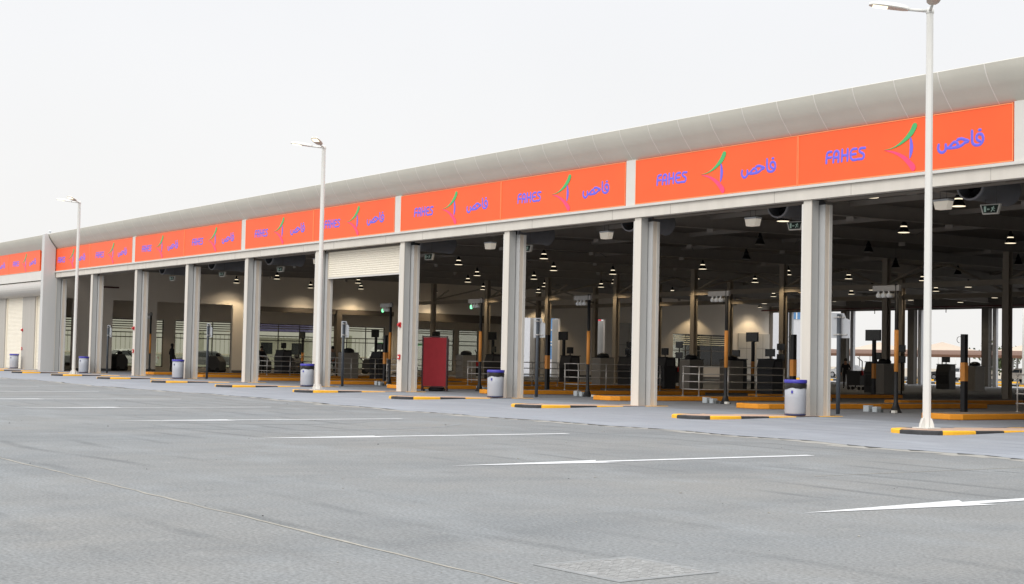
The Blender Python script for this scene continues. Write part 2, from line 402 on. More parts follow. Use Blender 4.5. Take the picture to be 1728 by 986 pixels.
# ------------------------------------------------------------------ inspection hall
XL, XR, D = -62.2, 13.4, 61.0
hall = thing("inspection_hall", "long low open-fronted inspection hall with curved grey eaves", "building", (0, 0, 0))
# roof shell: profile in (y, z), soffit first
SOF = [(.02, 7.215), (-.115, 7.36), (-.23, 7.50), (-.335, 7.63), (-.42, 7.765), (-.485, 7.90), (-.53, 8.045)]
def smooth_curve(P, k):
    out = []
    for i in range(len(P) - 1):
        p0, p1, p2, p3 = (Vector(P[min(max(i + d_, 0), len(P) - 1)]) for d_ in (-1, 0, 1, 2))
        for q in range(k):
            t = q / k; v = .5 * ((2 * p1) + (p2 - p0) * t + (2 * p0 - 5 * p1 + 4 * p2 - p3) * t * t + (3 * p1 - p0 - 3 * p2 + p3) * t ** 3); out.append((v.x, v.y))
    return out + [P[-1]]
SOF = smooth_curve(SOF, 4)
prof = SOF + [(-.515, 8.06), (5, 8.5), (18, 9.0), (31, 9.2), (44, 9.0), (56, 8.6), (61.6, 8.1), (61.6, 7.2), (61.0, 7.0), (31, 7.55), (.3, 7.1), (.3, 7.215)]
b = MB(); b.prism(prof, 'x', XL - .3, XR + .4)
n = len(prof)
for x in [.51 + 1.2655 * i for i in range(-51, 11)]:
    if x < XL + 2.6: continue
    pts = []
    for i in range(len(SOF) - 1):
        (y0, z0), (y1, z1) = prof[i], prof[i + 1]; dy, dz = y1 - y0, z1 - z0; l = math.hypot(dy, dz); ny, nz = -dz / l, dy / l
        q = .005; w = .015
        b.add([(x - w, y0 + ny * q, z0 + nz * q), (x + w, y0 + ny * q, z0 + nz * q), (x + w, y1 + ny * q, z1 + nz * q), (x - w, y1 + ny * q, z1 + nz * q)], [(0, 1, 2, 3)], 1)
b.build("roof", [M_SOFFIT, M_SOFJ], hall)
# ceiling
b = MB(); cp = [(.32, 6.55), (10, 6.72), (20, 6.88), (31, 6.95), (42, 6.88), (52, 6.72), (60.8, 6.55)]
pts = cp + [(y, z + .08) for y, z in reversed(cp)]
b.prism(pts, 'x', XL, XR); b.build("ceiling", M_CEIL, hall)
def ceil_z(y):
    for (a, za), (c, zc) in zip(cp, cp[1:]):
        if a <= y <= c: return za + (zc - za) * (y - a) / (c - a)
    return 6.55
# rafters across the hall, one per bay line and slim ones between
for k in range(-1, 10):
    x = -BAY * k - .14; b = MB(); seg = [(y, ceil_z(y)) for y in (.5, 10, 20, 31, 42, 52, 60.6)]
    for (y0, z0), (y1, z1) in zip(seg, seg[1:]):
        for (hw, d0, d1) in ((.10, .47, .50), (.012, .02, .47)):
            b.add([(x - hw, y0, z0 - d1), (x + hw, y0, z0 - d1), (x + hw, y0, z0 - d0), (x - hw, y0, z0 - d0), (x - hw, y1, z1 - d1), (x + hw, y1, z1 - d1), (x + hw, y1, z1 - d0), (x - hw, y1, z1 - d0)],
                  [(0, 3, 2, 1), (4, 5, 6, 7), (0, 1, 5, 4), (1, 2, 6, 5), (2, 3, 7, 6), (3, 0, 4, 7)])
    for y in (4, 9, 14, 19.5, 25, 37, 43, 49, 55):
        z = ceil_z(y) - .5; b.box(x - .16, x + .16, y - .01, y + .01, z - .14, z - .002)
    b.build("rafter", M_RAFT, hall)
for y in (4, 9, 14, 19.5, 31, 37, 43, 49, 55):
    z = ceil_z(y); MB().box(XL, XR, y - .03, y + .03, z - .17, z - .005).build("purlin", M_RAFT, hall)
b = MB()
for k in range(0, 9):
    for y0 in (1, 14, 37, 49):
        x0 = -BAY * k - .3; y1 = y0 + 6; MB().tube([(x0, y0, ceil_z(y0) - .2), (x0 - 6.2, y1, ceil_z(y1) - .2)], .014, 5).build("sag_rod", M_CABLE, hall)

# fascia over the doors
b = MB(); b.box(-59.6, XR, -.06, .16, 5.51, 5.80); b.build("lintel_beam", M_BEIGE, hall, .006)
b = MB(); b.box(-59.6, XR, -.13, .16, 5.803, 5.875); b.build("ledge", M_LEDGE, hall, .006)
b = MB()
for x in [1.35 - 6.66 * i + o_ for i in range(-1, 10) for o_ in (0, -2.6)]:
    if -59 < x < XR - .5: MB().box(x - .006, x + .006, -.064, -.055, 5.515, 5.79).build("beam_joint", mat("joint_dark_beige", (.38, .355, .32), .6), hall)  # joint strips in a darker beige than the beam
b = MB(); b.box(-59.6, XR, .165, .30, 5.53, 7.21); b.build("fascia_backing", M_GAP, hall)
for j in range(-1, 5):
    x = -7.1 - 13.32 * j
    MB().box(x - .217, x + .217, -.045, .16, 5.885, 7.215).build("sign_divider", M_LEDGE, hall)
random.seed(5)
b = MB()
for k in range(-1, 10):
    x0 = -BAY * k - .28; x = x0 - BAY + .75; b = MB()
    b.box(x0 - BAY + .5, x0 - .1, .305, .52, 5.475, 5.64, 0)
    while x < x0 - .6:
        w = random.uniform(.2, .9); b.box(x, x + w, .298, .306, 5.485 + random.uniform(0, .04), 5.60, 1); x += w + random.uniform(.1, .6)
    b.build("door_head_track", [mat("door_head_brown", (.20, .175, .15), .6), M_DARKIN], hall)

# front columns with door guides
def make_column(x, parent):
    c = MB().box(x - .28, x, 0, .035, .0, 5.508).build("column", M_BEIGE, parent, .006)
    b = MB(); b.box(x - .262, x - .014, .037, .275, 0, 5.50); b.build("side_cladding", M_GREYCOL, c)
    b = MB(); b.box(x - .13, x + .165, .315, .33, .02, 5.40, 0); b.box(x + .01, x + .17, .332, .53, .02, 5.40, 1); b.box(x + .172, x + .186, .46, .56, .02, 5.40, 2)
    b.build("door_guide", [M_STEELBL, M_TAN, M_LEDGE], c)
    b = MB(); b.box(x - .355, x - .287, .02, .11, .02, 5.42, 0); b.box(x - .288, x - .281, .03, .10, .02, 5.42, 1)  # thin dark strip paints the shadow line between jamb and column
    b.build("door_jamb", [M_LEDGE, M_DARKIN], c)
    b = MB(); b.box(x - .30, x + .02, -.012, .29, .0, .10, 0); b.box(x - .02, x + .015, .278, .313, 5.2, 5.5, 1)
    return c
for k in range(-2, 10): make_column(-BAY * k if k < 9 else -59.50, hall)

# half lowered roller shutter in the fifth opening
sh = MB(); x0, x1 = -BAY * 4 + .19, -BAY * 3 - .36
z = 4.43
while z < 5.40:
    sh.prism([(.35, z), (.335, z + .02), (.335, z + .06), (.35, z + .083), (.38, z + .083), (.38, z)], 'x', x0, x1); z += .085
s_ = sh.build("roller_shutter", M_SHUT, hall); s_["label"] = "half lowered cream roller shutter"
MB().box(x0, x1, .33, .39, 4.37, 4.428).build("bottom_bar", M_LEDGE, s_)

# interior columns and tie beams
for yy in (26.4, 35.4):
    for k in range(1, 10):
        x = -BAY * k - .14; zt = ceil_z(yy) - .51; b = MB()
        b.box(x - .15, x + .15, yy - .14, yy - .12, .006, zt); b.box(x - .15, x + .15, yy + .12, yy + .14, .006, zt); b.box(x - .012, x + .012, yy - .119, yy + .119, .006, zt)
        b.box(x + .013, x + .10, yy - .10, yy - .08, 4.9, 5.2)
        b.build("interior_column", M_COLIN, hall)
    b = MB(); b.box(XL, XR, yy - .09, yy + .09, 4.98, 5.00); b.box(XL, XR, yy - .012, yy + .012, 5.002, 5.198); b.box(XL, XR, yy - .09, yy + .09, 5.20, 5.22)
    b.build("tie_beam", M_COLIN, hall)
b = MB()
for k in range(1, 10):
    x = -BAY * k - .14
    for q in ([(x + .16, 26.4, 5.25), (x + 1.9, 26.4, 5.9)], [(x, 26.55, 5.3), (x, 30.9, 6.35)], [(x, 35.2, 5.3), (x, 31, 6.35)]): MB().tube(q, .055, 6).build("knee_brace", M_COLIN, hall)
# pipes
b = MB(); b.tube([(XL + .5, 59.6, 5.78), (XR, 59.6, 5.78)], .06, 8); b.build("sprinkler_pipe", M_PIPE, hall); b = MB()
b.tube([(-61.5, 3.15, 6.4), (-61.5, 3.15, 5.0)], .05, 8); b.tube([(-61.5, 3.1, 5.18), (-61.5, 4.5, 5.18)], .05, 8)
b.build("sprinkler_pipe", M_PIPE, hall)
for k in range(0, 9): MB().tube([(-BAY * k - 3, 59.6, 5.715), (-BAY * k - 3, 59.6, 5.35)], .03, 6).build("sprinkler_drop", M_PIPE, hall)

# end wall: openings (y0, y1, z0, z1)
ops = [(.45, 1.93, 0, 4.43), (4.42, 6.3, 0, 4.43), (7.27, 12.41, 0, 4.43), (14.2, 24.5, 0, 4.43), (26.2, 34.0, 0, 4.43), (35.6, 36.95, 0, 4.40), (37.76, 39.0, 0, 4.42), (42.45, 43.35, 0, 4.5), (50.3, 56.4, .98, 3.62)]
b = MB(); y = .34; T0, T1 = XL - .25, XL
for (a, c, z0, z1) in ops:
    b.box(T0, T1, y, a, 0, 4.55)
    b.box(T0, T1, a, c, z1, 4.55)
    if z0: b.box(T0, T1, a, c, 0, z0)
    y = c
b.box(T0, T1, y, D, 0, 4.55); b.box(T0, T1, .34, D, 4.55, 6.62); b.prism([(.34, 6.62), (D, 6.62), (50, 6.75), (31, 6.94), (10, 6.72)], 'x', T0, T1)
b.build("end_wall", M_WALLIN, hall)
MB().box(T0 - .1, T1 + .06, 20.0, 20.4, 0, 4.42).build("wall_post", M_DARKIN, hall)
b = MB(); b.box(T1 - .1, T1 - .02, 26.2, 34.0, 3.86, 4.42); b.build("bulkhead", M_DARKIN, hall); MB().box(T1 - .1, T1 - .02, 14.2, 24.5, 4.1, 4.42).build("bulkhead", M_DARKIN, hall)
b = MB()
for (a, c) in ((.34, .45), (1.93, 4.42), (6.3, 7.27), (12.41, 14.2), (24.5, 26.2), (34.0, 35.6), (39.0, 42.45), (43.35, 61)): MB().box(T1 + .002, T1 + .02, a, c, .01, .20).build("skirting", mat("dark_skirting", (.11, .105, .1), .7), hall)
b = MB()  # panelled door leaves on the end wall
for (a, c, z1) in ((57.4, 59.35, 3.84), (59.45, 61.0, 3.84), (44.6, 46.8, 4.3)):
    b = MB(); b.box(T1 + .004, T1 + .05, a, c, .02, z1)
    for zz in (1.3, 2.6): b.box(T1 + .051, T1 + .056, a + .06, c - .06, zz - .012, zz + .012, 1)
    b.box(T1 + .051, T1 + .056, (a + c) / 2 - .012, (a + c) / 2 + .012, .1, z1 - .1, 1)
    b.build("door_leaf", [mat("pale_door_leaf", (.50, .47, .42), .6), M_MULL], hall)
for (a, c) in ((35.6, 36.95), (37.76, 39.0), (42.45, 43.35)):
    b = MB(); b.box(T0 - .75, T0, c, c + .08, 0, 4.4); b.box(T0 - .75, T0, a - .08, a, 0, 4.4); b.build("door_reveal", mat("reveal_paint", (.42, .40, .37), .7), hall)
# windows: frame + mullions + louvres + panes
def window(parent, x, y0, y1, z0, z1, mulls, louv0, trans, lcount=4):
    f = MB(); t = .05
    f.box(x - .06, x + .02, y0, y1, z0, z0 + t); f.box(x - .06, x + .02, y0, y1, z1 - t, z1)
    for m in [y0 + t / 2] + mulls + [y1 - t / 2]: f.box(x - .055, x + .015, m - t / 2, m + t / 2, z0 + t, z1 - t)
    for zz in trans: f.box(x - .05, x + .01, y0 + t, y1 - t, zz - .03, zz + .03)
    fr = f.build("window", M_MULL, parent)
    MB().box(x - .03, x - .02, y0 + t, y1 - t, z0 + t, z1 - t).build("pane", GLASS, fr)
    l = MB(); dz = (z1 - t - louv0) / lcount
    for i in range(lcount):
        zz = louv0 + dz * i; l.add([(x + .05, y0 + t, zz), (x + .05, y1 - t, zz), (x - .015, y1 - t, zz + dz * .45), (x - .015, y0 + t, zz + dz * .45)], [(0, 1, 2, 3)])
    l.build("louvre", M_LOUV, fr)
    return fr
window(hall, XL - .1, 50.3, 56.4, .98, 3.62, [51.75, 53.3, 54.55], 2.75, [2.3], 5)

# rear wall: lintel, columns with door guides
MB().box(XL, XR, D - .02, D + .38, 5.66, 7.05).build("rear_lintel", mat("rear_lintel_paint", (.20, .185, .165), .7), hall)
for k in range(-2, 10):
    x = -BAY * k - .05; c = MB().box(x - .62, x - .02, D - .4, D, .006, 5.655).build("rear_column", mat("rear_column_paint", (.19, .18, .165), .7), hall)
    MB().box(x - .018, x + .30, D + .05, D + .28, .006, 5.655).build("door_guide", mat("pale_rear_guide", (.62, .63, .65), .4), c)
MB().box(XL - .25, XL + .05, D + .003, D + .38, 0, 7).build("corner_post", M_DARKIN, hall)
MB().box(XR, XR + .25, .34, D, 0, 7.1).build("gable_wall", M_WALLIN, hall)

# fin wall at the left end of the hall
b = MB(); b.prism([(-.78, 0), (-.78, 8.03), (-.70, 8.06), (-.60, 8.06), (-.56, 7.95), (-.48, 7.76), (-.36, 7.57), (-.24, 7.41), (-.10, 7.22), (-.10, 5.5), (-.003, 5.5), (-.003, 0)], 'x', -59.95, -59.50)
tag(b.build("fin_wall", M_FIN, None, .01), "pale grey projecting fin wall between shuttered annex and open bays", "wall")

# ------------------------------------------------------------------ annex on the left
ann = thing("shuttered_annex", "low annex with closed cream shutters left of the fin wall", "building", (0, 0, 0))
AX0, AX1 = -79.0, -62.5
b = MB(); p2 = SOF + [(-.515, 8.06), (3.0, 8.35), (3.0, 7.2), (.3, 7.1), (.3, 7.215)]
b.prism(p2, 'x', AX0, AX1); b.build("roof", M_SOFFIT, ann)
MB().box(AX0, -59.96, -.04, .28, 5.45, 6.02).build("fascia", M_LEDGE, ann, .008)
b = MB(); pts = [(.3 - .62 * math.sin(a), 4.985 + .463 * math.cos(a)) for a in [PI * i / 12 for i in range(13)]]
b.prism(pts, 'x', AX0, -59.96); o = b.build("bullnose_canopy", mat("bullnose_grey", (.47, .45, .42), .5, streak=True), ann)
b = MB()
for (x0, x1) in ((-66.9, -64.4), (-73.2, -70.6), (-79, -76.9)): MB().box(x0, x1, .30, .55, 0, 4.55).build("pier", mat("annex_pier", (.43, .405, .365), .7, streak=True), ann)
b.box(AX0, AX1, .56, .8, 4.56, 7.2); b.box(AX0, -59.97, .32, .559, 4.56, 5.45); b.build("front_wall", MATS["annex_pier"], ann)
for (x0, x1) in ((-64.38, -59.97), (-70.58, -66.92), (-76.88, -73.22)):
    sh = MB(); z = .05
    while z < 4.5:
        sh.prism([(.44, z), (.425, z + .02), (.425, z + .06), (.44, z + .083), (.47, z + .083), (.47, z)], 'x', x0, x1); z += .085
    s_ = sh.build("roller_shutter", M_SHUT, ann)
    b = MB(); b.box(x0, x0 + .10, .36, .42, 0, 4.5); b.box(x1 - .06, x1, .36, .42, 0, 4.5); b.build("door_guide", M_SHUT, s_)
b = MB(); b.box(AX0, -66.9, 2.6, 2.8, 0, 7.2); b.box(AX0 - .2, AX0, .3, 2.8, 0, 7.2); b.build("rear_wall", M_WALLIN, ann)
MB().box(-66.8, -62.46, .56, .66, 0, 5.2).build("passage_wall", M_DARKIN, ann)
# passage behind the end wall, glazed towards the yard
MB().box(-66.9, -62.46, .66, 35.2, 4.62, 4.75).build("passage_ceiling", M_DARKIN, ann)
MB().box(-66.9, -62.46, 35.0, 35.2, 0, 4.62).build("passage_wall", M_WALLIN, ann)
GX = -66.5; wins = [(2.2, 4.9), (5.75, 9.45), (10.25, 14.3), (16.2, 21.1), (21.7, 26.3), (28.6, 32.3), (32.75, 34.5)]
b = MB(); y = .66
for (a, c) in wins:
    b.box(GX - .2, GX, y, a, 0, 4.62); b.box(GX - .2, GX, a, c, 0, .30); b.box(GX - .2, GX, a, c, 3.40, 4.62); y = c
b.box(GX - .2, GX, y, 35.0, 0, 4.62); b.build("glazed_wall", M_WALLIN, ann)
for i, (a, c) in enumerate(wins):
    n_ = max(1, round((c - a) / 1.5)); mu = [a + (c - a) * q / n_ for q in range(1, n_)]
    window(ann, GX - .08, a, c, .30, 3.40, mu, 2.75 if i < 3 else 3.05, [2.24, 2.55], 4 if i < 3 else 2)

# ------------------------------------------------------------------ sign panels
def stroke(b, pts, w, d, m):
    """flattened rounded stroke in the x/z plane at y = -d..0"""
    P = [Vector((p[0], 0, p[1])) for p in pts]
    Q = [P[0]]
    for i in range(len(P) - 1):                                    # Catmull-Rom smoothing
        p0 = P[max(i - 1, 0)]; p1 = P[i]; p2 = P[i + 1]; p3 = P[min(i + 2, len(P) - 1)]
        st = 4 if len(P) > 2 else 2
        for t_ in range(1, st + 1):
            t = t_ / st
            Q.append(.5 * ((2 * p1) + (p2 - p0) * t + (2 * p0 - 5 * p1 + 4 * p2 - p3) * t * t + (3 * p1 - p0 - 3 * p2 + p3) * t ** 3))
    d0 = (Q[0] - Q[1]).normalized(); d1 = (Q[-1] - Q[-2]).normalized()
    path = [(Q[0] + d0 * w * .95, .25), (Q[0] + d0 * w * .6, .8)] + [(q, 1) for q in Q] + [(Q[-1] + d1 * w * .6, .8), (Q[-1] + d1 * w * .95, .25)]
    n = 8; vs = []
    for i, (p, k) in enumerate(path):
        t = (path[min(i + 1, len(path) - 1)][0] - path[max(i - 1, 0)][0]).normalized(); nn = Vector((t.z, 0, -t.x))
        for j in range(n):
            a = 2 * PI * j / n; vs.append(p + nn * (w * k * math.cos(a)) + Vector((0, d * math.sin(a), 0)))
    fs = [(i * n + j, i * n + (j + 1) % n, (i + 1) * n + (j + 1) % n, (i + 1) * n + j) for i in range(len(path) - 1) for j in range(n)]
    fs += [tuple(range(n)), tuple(range((len(path) - 1) * n, len(path) * n))]
    b.add(vs, fs, m)
LAT = {'F': [[(0.962, 0.479), (0.976, 0.647), (1.001, 0.726), (1.065, 0.745), (1.13, 0.745)], [(0.981, 0.607), (1.119, 0.606)]],
       'A': [[(1.193, 0.476), (1.212, 0.671), (1.254, 0.735), (1.309, 0.746), (1.36, 0.711), (1.365, 0.64), (1.355, 0.469)], [(1.213, 0.587), (1.354, 0.586)]],
       'H': [[(1.469, 0.474), (1.482, 0.757)], [(1.65, 0.472), (1.658, 0.754)], [(1.48, 0.615), (1.652, 0.61)]],
       'E': [[(1.941, 0.734), (1.834, 0.736), (1.768, 0.688), (1.752, 0.6), (1.774, 0.511), (1.837, 0.47), (1.937, 0.47)], [(1.761, 0.609), (1.918, 0.609)]],
       'S': [[(2.212, 0.727), (2.081, 0.732), (2.036, 0.698), (2.049, 0.649), (2.115, 0.614), (2.165, 0.583), (2.174, 0.525), (2.134, 0.475), (2.052, 0.471), (1.986, 0.474)]]}
ARA = [[(5.548, 0.527), (5.479, 0.564), (5.457, 0.625), (5.485, 0.681), (5.547, 0.691), (5.603, 0.667), (5.631, 0.606), (5.625, 0.525), (5.577, 0.466), (5.494, 0.443), (5.399, 0.462), (5.346, 0.52), (5.335, 0.616), (5.333, 0.778)],
       [(4.941, 0.624), (5.027, 0.638), (5.105, 0.618), (5.24, 0.561), (5.141, 0.537), (5.064, 0.492), (4.964, 0.461), (4.849, 0.456), (4.705, 0.462), (4.769, 0.53), (4.848, 0.581), (4.92, 0.561), (4.949, 0.51), (4.907, 0.467)],
       [(4.705, 0.462), (4.625, 0.479), (4.61, 0.547)], [(4.617, 0.492), (4.604, 0.428), (4.553, 0.385), (4.48, 0.381), (4.421, 0.423), (4.398, 0.495), (4.412, 0.562)], [(5.533, 0.781), (5.56, 0.778)]]
EMB = {'green': [(2.801, 0.618), (2.966, 0.622), (3.162, 0.673), (3.393, 0.808), (3.583, 0.99), (3.665, 1.124), (3.715, 1.155), (3.764, 1.146), (3.787, 1.101), (3.765, 1.021), (3.642, 0.866), (3.375, 0.711), (3.104, 0.629), (2.927, 0.607)],
       'pink': [(2.817, 0.6), (3.085, 0.557), (3.358, 0.451), (3.552, 0.324), (3.698, 0.202), (3.749, 0.121), (3.73, 0.046), (3.685, 0.026), (3.632, 0.052), (3.523, 0.188), (3.34, 0.36), (3.093, 0.503)],
       'blue': [(3.585, 0.842), (3.631, 0.791), (3.675, 0.618), (3.657, 0.466), (3.598, 0.344), (3.571, 0.359), (3.58, 0.597)]}
sg = thing("sign_panel", "x", "sign", (0, 0, 0), 0, "orange sign panels along the fascia")
PW = 6.425
b = MB(); b.box(.004, PW, 0, .14, -.012, 1.285); b.build("panel", M_ORANGE, sg)
b = MB()
for (x0, x1, z0, z1) in ((.004, PW, -.012, .012), (.004, PW, 1.262, 1.285), (.004, .022, .0125, 1.2615), (PW - .018, PW, .0125, 1.2615)): b.box(x0, x1, -.012, -.001, z0, z1)
b.build("frame", M_ORLINE, sg)
b = MB()
for L_ in LAT.values():
    for s_ in L_: stroke(b, s_, .034, .010, 0)
b.build("latin_lettering", M_BLUE, sg)
b = MB()
for s_ in ARA: stroke(b, s_, .036, .010, 0)
b.build("arabic_lettering", M_BLUE, sg)
em = None
for nme, mm in (('green', M_GREEN), ('pink', M_PINK), ('blue', M_BLUE)):
    b = MB(); P = EMB[nme]; k = len(P); Q = []
    for i in range(k):
        p0, p1, p2, p3 = (Vector(P[(i + d_) % k]) for d_ in (-1, 0, 1, 2))
        for t in (0, .34, .67):
            if (nme != 'blue' and i in (k - 1,)) : Q.append(p1.lerp(p2, t)); continue
            Q.append(.5 * ((2 * p1) + (p2 - p0) * t + (2 * p0 - 5 * p1 + 4 * p2 - p3) * t * t + (3 * p1 - p0 - 3 * p2 + p3) * t ** 3))
    yo = {'green': -.014, 'pink': -.011, 'blue': -.008}[nme]
    b.prism([(q.x, q.y) for q in Q], 'y', yo, -.0005); b.build({'green': 'green_swoosh', 'pink': 'pink_swoosh', 'blue': 'blue_crescent'}[nme], mm, sg)
k = 0
for j in range(-1, 5):
    for h, xx in enumerate((-.44, -6.88)):
        x = xx - 13.32 * j
        if j == -1 and h == 0: continue
        lab = ("orange sign panel beyond the right edge of the front" if j == -1 else f"orange sign panel with blue lettering above the {opening(k)}")
        if j == -1: continue
        place(sg, k == 0, (x, -.05, 5.905), lab); k += 1
for i, x in enumerate((-69.05, -75.5)):
    place(sg, False, (x, -.05, 6.03), ["orange sign panel over the annex, just left of the fin wall", "orange sign panel over the annex, at the left edge of the photo"][i])

# ------------------------------------------------------------------ kerbed islands outside
def island_outline(dx0=-.74, dx1=.66):
    return [(dx0, -2.9), (dx0 + .02, -3.55), (dx0 + .10, -3.86), (dx0 + .28, -4.05), (-.06, -4.16), (.30, -4.12), (dx1 - .08, -3.92), (dx1, -3.55), (dx1 + .02, -3.1), (dx1 - .06, -1.4), (dx1 - .16, .0), (dx1 - .2, .9), (dx0 + .1, .9), (dx0 + .02, 0)]
def make_island():
    t = thing("kerb_island", "x", "kerb", (0, 0, 0), 0, "black and yellow kerbed islands in front of the pillars")
    O = island_outline(); n = len(O); cx = sum(p[0] for p in O) / n; cy = -1.8
    I = [(p[0] + (.13 if p[0] < cx else -.13), p[1] + (.14 if p[1] < -3.4 else (-.12 if p[1] > .5 else 0))) for p in O]
    b = MB(); lens = []; acc = .55
    # subdivide outline into kerb stones of about 0.95 m, alternating colour
    seq = []
    for i in range(n):
        p, q = Vector(O[i]), Vector(O[(i + 1) % n]); pi, qi = Vector(I[i]), Vector(I[(i + 1) % n]); l = (q - p).length; k = max(1, int(l / .12))
        for s_ in range(k): seq.append((p.lerp(q, s_ / k), pi.lerp(qi, s_ / k), l / k))
    dist = 1.38; N = len(seq)
    for i in range(N):
        (p, pi, l), (q, qi, _) = seq[i], seq[(i + 1) % N]; m = int(dist / .95) % 2; dist += l; z1 = .095; e_ = .018; zz = [.092 - .032 * max(0, min(1, (v_.y + 3.5) / 2.6)) for v_ in (p, q)]
        po, qo = p.lerp(pi, .12), q.lerp(qi, .12)
        b.add([(p.x, p.y, 0), (q.x, q.y, 0), (q.x, q.y, zz[1] - e_), (p.x, p.y, zz[0] - e_), (po.x, po.y, zz[0]), (qo.x, qo.y, zz[1]), (qi.x, qi.y, zz[1]), (pi.x, pi.y, zz[0])],
              [(0, 1, 2, 3), (3, 2, 5, 4), (4, 5, 6, 7)], m)
    b.build("kerb", [M_YEL, M_BLK], t)
    b = MB(); b.add([(p[0], p[1], .0885 - .032 * max(0, min(1, (p[1] + 3.5) / 2.6))) for p in I], [tuple(range(n))]); b.build("paving", M_PAVER, t)
    return t
isl = make_island()
for i in range(-1, 10):
    place(isl, i == -1, (-BAY * i - .14, 0, 0), ("kerbed island with the nearest street lamp, at the right edge" if i == -1 else f"black and yellow kerbed island at the foot of the {pillar(i)}"))
place(isl, False, (-66.6, .2, 0), "kerbed island before the annex, left of the fin wall")
place(isl, False, (-73.2, .2, 0), "kerbed island before the annex, at the left edge")

# ------------------------------------------------------------------ street lamps
def make_lamp():
    t = thing("street_lamp", "x", "street lamp", (0, 0, 0), 0, "white double-headed street lamps")
    b = MB(); b.tube([(0, 0, .0), (0, 0, 8.60)], [.088, .074], 8, square=True); b.build("pole", M_WPOLE, t, .01)
    b = MB(); b.box(-.2, .2, -.2, .2, 0, .02)
    for (dx, dy) in ((1, 0), (-1, 0), (0, 1), (0, -1)):
        tt = Vector((-dy, dx, 0)) * .009; pts = [Vector((dx * .09, dy * .09, .02)), Vector((dx * .19, dy * .19, .02)), Vector((dx * .18, dy * .18, .09)), Vector((dx * .13, dy * .13, .2)), Vector((dx * .09, dy * .09, .215))]
        b.add([p + tt for p in pts] + [p - tt for p in pts], [(0, 1, 2, 3, 4), (9, 8, 7, 6, 5)] + [(i, (i + 1) % 5, 5 + (i + 1) % 5, 5 + i) for i in range(5)])
    b.build("base_plate", M_WPOLE, t)
    MB().lathe([(.078, 0), (.082, .01), (.080, .09), (.05, .12), (.0, .125)], (0, 0, 8.56), 12).build("cap", M_WPOLE, t)
    for s_ in (-1, 1):
        d = Vector((s_ * .7071, -.7071, 0)); w = Vector((-d.y, d.x, 0)); tilt = Vector((0, 0, .16))
        a0 = Vector((0, 0, 8.62)) + d * .08; a1 = a0 + d * .36 + tilt * .22
        arm = MB().tube([a0, a1], [.035, .03], 8).build("arm", M_WPOLE, t)
        h = MB(); L0, L1 = a1, a1 + d * .80 + tilt * .80
        dd = (L1 - L0).normalized(); nn = w.cross(dd).normalized()
        if nn.z < 0: nn = -nn
        ring = []
        for u, hw, th in ((0, .07, .05), (.10, .13, .07), (.32, .16, .085), (.6, .155, .075), (.74, .12, .05), (.80, .06, .03)):
            c = L0 + dd * u; ring.append([c - w * hw, c - w * hw * .6 + nn * th, c + w * hw * .6 + nn * th, c + w * hw, c + w * hw * .9 - nn * .02, c - w * hw * .9 - nn * .02])
        vs = [p for r_ in ring for p in r_]; k = len(ring)
        for i in range(k - 1):
            for j in range(6):
                h.f.append((i * 6 + j, i * 6 + (j + 1) % 6, (i + 1) * 6 + (j + 1) % 6, (i + 1) * 6 + j)); h.m.append(1 if j in (4,) else 0); h.s.append(False)
        h.v += [tuple(p) for p in vs]; h.f += [tuple(range(6)), tuple(range((k - 1) * 6, k * 6))]; h.m += [0, 0]; h.s += [False, False]
        hd = h.build("lamp_head", [M_WPOLE, M_HEADU], t)
        c = L0 + dd * .57 - nn * .026
        MB().obox(c, dd, w, nn, .15, .095, .006).build("lens", M_LENS, hd)
    return t
lamp = make_lamp()
for i, (x, y, l) in enumerate([(6.18, -3.12, "tallest nearest white street lamp, in front of the rightmost opening"), (-20.5, -3.12, "white street lamp in the middle, beside the half lowered shutter"), (-46.6, -3.12, "farthest white street lamp at left, in front of the leftmost opening")]):
    place(lamp, i == 0, (x, y, .09), l)

# ------------------------------------------------------------------ litter bins
def make_bin(bag):
    t = thing("litter_bin", "x", "bin", (0, 0, 0), 0, "grey litter bins with blue rims")
    MB().lathe([(.255, .035), (.262, .06), (.265, .42), (.265, .80), (.25, .80), (.25, .3)], n=28).build("body", M_BIN, t)
    MB().lathe([(.248, 0), (.262, .004), (.262, .034), (.24, .034)], n=28).build("base_ring", M_NAVY, t)
    MB().lathe([(.24, .80), (.282, .80), (.286, .82), (.286, .872), (.275, .885), (.225, .885), (.22, .80)], n=28).build("rim", M_BINB, t)
    if bag:
        b = MB(); n = 40; random.seed(2); lo = []
        for j in range(n):
            a = 2 * PI * j / n; lo.append(.645 + .028 * math.sin(a * 1 + 2.2) + .014 * math.sin(a * 4) + random.uniform(-.006, .006))
        rows = [(.272, 1.0), (.279, .66), (.276, .33), (.2695, 0)]
        for r_, f in rows:
            for j in range(n):
                a = 2 * PI * j / n; rr = r_ + (random.uniform(-.004, .006) if f not in (1.0, 0) else 0)
                b.v.append((rr * math.cos(a), rr * math.sin(a), lo[j] + (.803 - lo[j]) * f))
        for i in range(3):
            for j in range(n): b.f.append((i * n + j, i * n + (j + 1) % n, (i + 1) * n + (j + 1) % n, (i + 1) * n + j)); b.m.append(0); b.s.append(True)
        b.build("bin_bag", M_BAG, t)
        MB().obox((.12, -.242, .585), (1, .5, 0), (-.5, 1, 0), (0, 0, 1), .022, .012, .035).build("lock", M_BINB, t)
    else:
        MB().obox((.12, -.242, .65), (1, .5, 0), (-.5, 1, 0), (0, 0, 1), .022, .012, .04).build("lock", M_NAVY, t)
    return t
b1, b2 = make_bin(True), make_bin(False)
